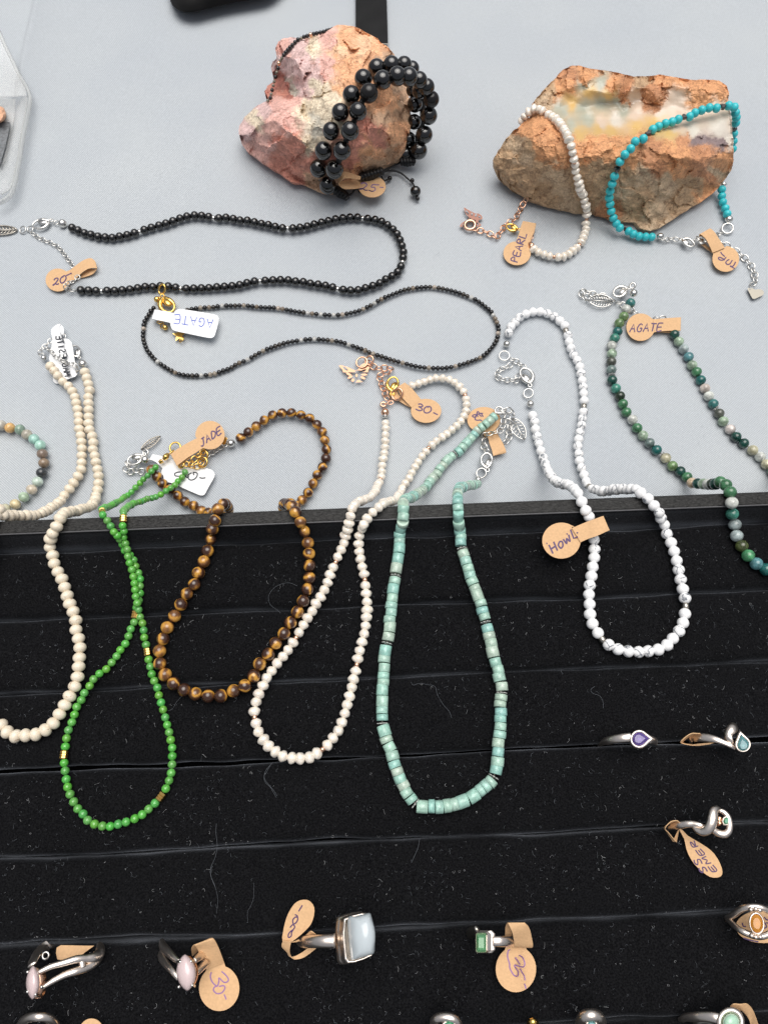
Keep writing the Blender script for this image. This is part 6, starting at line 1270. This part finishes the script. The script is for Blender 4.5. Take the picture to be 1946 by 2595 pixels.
price_tag('brown tag reading 20- standing up beside the big cabochon ring', 'O', None, [[(150,790,240,800,38),(142,850,225,880,36.5),(190,900,235,950,34.5),(240,960,290,985,33.6),(340,920,380,960,33.2),(420,860,500,870,34),(440,845,515,850,34)]], 38, (0,-0.02),
   [('20', (240,762), (38,-84), (-52,-38), 'ink', 3.4, .1) if 0 else ('strokes', [[(228,650),(255,620),(278,640),(262,670),(235,690),(212,720),(212,755),(240,740),(245,700),(262,672)], [(310,545),(285,540),(258,570),(262,610),(285,605),(308,570),(305,530),(280,512)], [(318,480),(338,448),(358,415)]], 'ink', 3.2)],
   poly=smoothpoly([(150,790),(155,700),(175,600),(210,500),(270,405),(330,365),(400,358),(450,385),(482,440),(480,520),(450,610),(400,670),(330,735),(265,785),(240,800)], 2),
   under=[(300,790,240,805,35,36),(380,740,330,790,37,36.5),(440,690,480,735,39.5,38.5),(470,700,515,735,40,39)])
# green emerald-cut ring
g8 = ring('silver ring with a rectangular green stone and a brown 35- tag', 'P', 620, 800)
tube('band', q('P', [(700,795,41),(780,795,41),(860,797,39.5),(930,800,36),(975,800,31)]), [1.25,1.3,1.3,1.25,1.1], RM, g8, 12, flat=.55); tube('band', q('P', [(480,740,31),(470,700,34),(490,680,37),(540,670,40)]), [1.2,1.3,1.3,1.0], M['pewter'], g8, 10, flat=.6)
rb = lambda x0, y0, x1, y1, r: [(x0+r,y0),(x1-r,y0),(x1,y0+r),(x1,y1-r),(x1-r,y1),(x0+r,y1),(x0,y1-r),(x0,y0+r)]
e0 = q('P', rb(535, 680, 722, 920, 34)); e1 = q('P', rb(530, 690, 682, 918, 28)); e2 = q('P', rb(516, 700, 645, 920, 20))
loft('setting', [lz(shrink(e0, .9), 39), lz(e0, 40), lz(e0, 40.9), lz(shrink(e0, .96, -8*S), 41.1), lz(e1, 41.2), lz(e1, 42.1), lz(shrink(e1, .95, -8*S), 42.3), lz(e2, 42.6), lz(e2, 43.4), lz(shrink(e2, .93), 43.6), lz(shrink(e2, .86), 43.2)], RM, g8, smooth=False)
e3 = q('P', rb(526, 712, 632, 910, 12)); loft('stone', [lz(shrink(e3, .95), 42.4), lz(e3, 43.3), lz(shrink(e3, .82), 43.9), lz(shrink(e3, .55), 44.3)], M['peridot'], g8, smooth=False)
price_tag('brown tag reading 35- looped over the green stone ring band', 'P', (942,1088,212,242), [[(835,852,1045,852,34.4),(918,845,1118,852,37),(918,770,1105,740,39.5),(900,690,1080,650,41.5),(865,615,1040,606,42.2),(850,605,1020,606,41.5),(832,650,900,640,39),(828,750,905,750,36)]], 34.0, (0,0),
   [('strokes', [[(880,882),(860,900),(855,960),(875,1030),(880,1080),(920,1150),(960,1160),(965,1110),(935,1070),(930,1045),(985,1060),(1020,1065),(1035,1030),(1015,970),(975,940)], [(935,965),(960,1000),(985,1040)], [(985,1080),(1005,1120),(1030,1160),(1038,1208)], [(1030,1240),(1042,1270),(1048,1295)]], 'ink_light', 3.4)], kz=1.0)
# partly visible along the lower edge
g9 = ring('silver ring arch cut off by the bottom edge, far left', 'M', 400, 1700)
tube('band', q('M', [(215,1700,35),(240,1640,38),(310,1598,40),(400,1590,41),(490,1600,40),(560,1640,38),(600,1720,35),(560,1800,33),(400,1840,32.5),(260,1800,33)]), 1.1, RM, g9, 10, closed=True, flat=.8)
price_tag('brown tag edge peeking up from the bottom at left', 'M', (962,1725,120,118), [], ZT+2, (0,0), None)
gA = ring('silver ring with a teal stone cut off at bottom centre', 'n', 210, 420, ZT+5)
tube('band', q('n', [(70,385,38),(110,345,40),(200,332,41),(270,350,41),(318,400,40),(320,470,38),(200,520,36),(90,470,36)]), [.9,1.2,1.2,1.2,1.1,.9,.9,.9], RM, gA, 10, closed=True)
bezelstone(gA, 'n', ell(228,428,78,66,0,20), 41, 'emerald', .7)
gB = ring('gold tipped ring top barely showing at the bottom edge', 'n', 1065, 410, ZT+5)
tube('band', q('n', [(1030,470,34),(1038,400,38),(1065,378,40),(1098,400,38),(1105,470,34)]), .9, M['gold'], gB, 10)
gC = ring('silver ring with a rounded bezel at the bottom, right of centre', 'n', 1640, 400, ZT+5)
tube('band', q('n', [(1545,430,37),(1540,380,39),(1580,330,41),(1650,310,42),(1720,330,41),(1755,390,39),(1740,460,37),(1640,500,36)]), [1.0,1.2,1.5,1.5,1.5,1.2,1,1], RM, gC, 12, closed=True)
bezelstone(gC, 'n', ell(1655,415,62,60,0,20), 41.5, 'topaz', .7)
gD = ring('silver ring with a pale green cabochon at the bottom right', 'Q', 1270, 1640, ZT+5)
tube('band', q('Q', [(750,1620,31),(800,1600,34),(900,1592,37),(1000,1590,39),(1100,1600,40.5),(1180,1620,41)]), [1.1,1.2,1.25,1.3,1.3,1.2], RM, gD, 12, flat=.6)
tube('band', q('Q', [(880,1720,34),(920,1655,36),(990,1628,37.5),(1060,1650,37),(1090,1720,34)]), .8, M['pewter'], gD, 8)
bezelstone(gD, 'Q', ell(1265,1650,150,165,0,28), 41, 'palegreen', .60, faceted=False, dx=14, h=2.2)
price_tag('brown paper loop behind the pale green ring at bottom right', 'Q', None, [], 36, (0,0), None, poly=[(1180,1590),(1230,1590),(1240,1600),(1200,1610)], under=[(1262,1480,1330,1560,39,36),(1300,1455,1370,1520,40,37),(1370,1458,1420,1560,40,37),(1440,1455,1460,1620,40,36),(1500,1520,1480,1700,38.5,34),(1560,1680,1500,1780,36,33)])
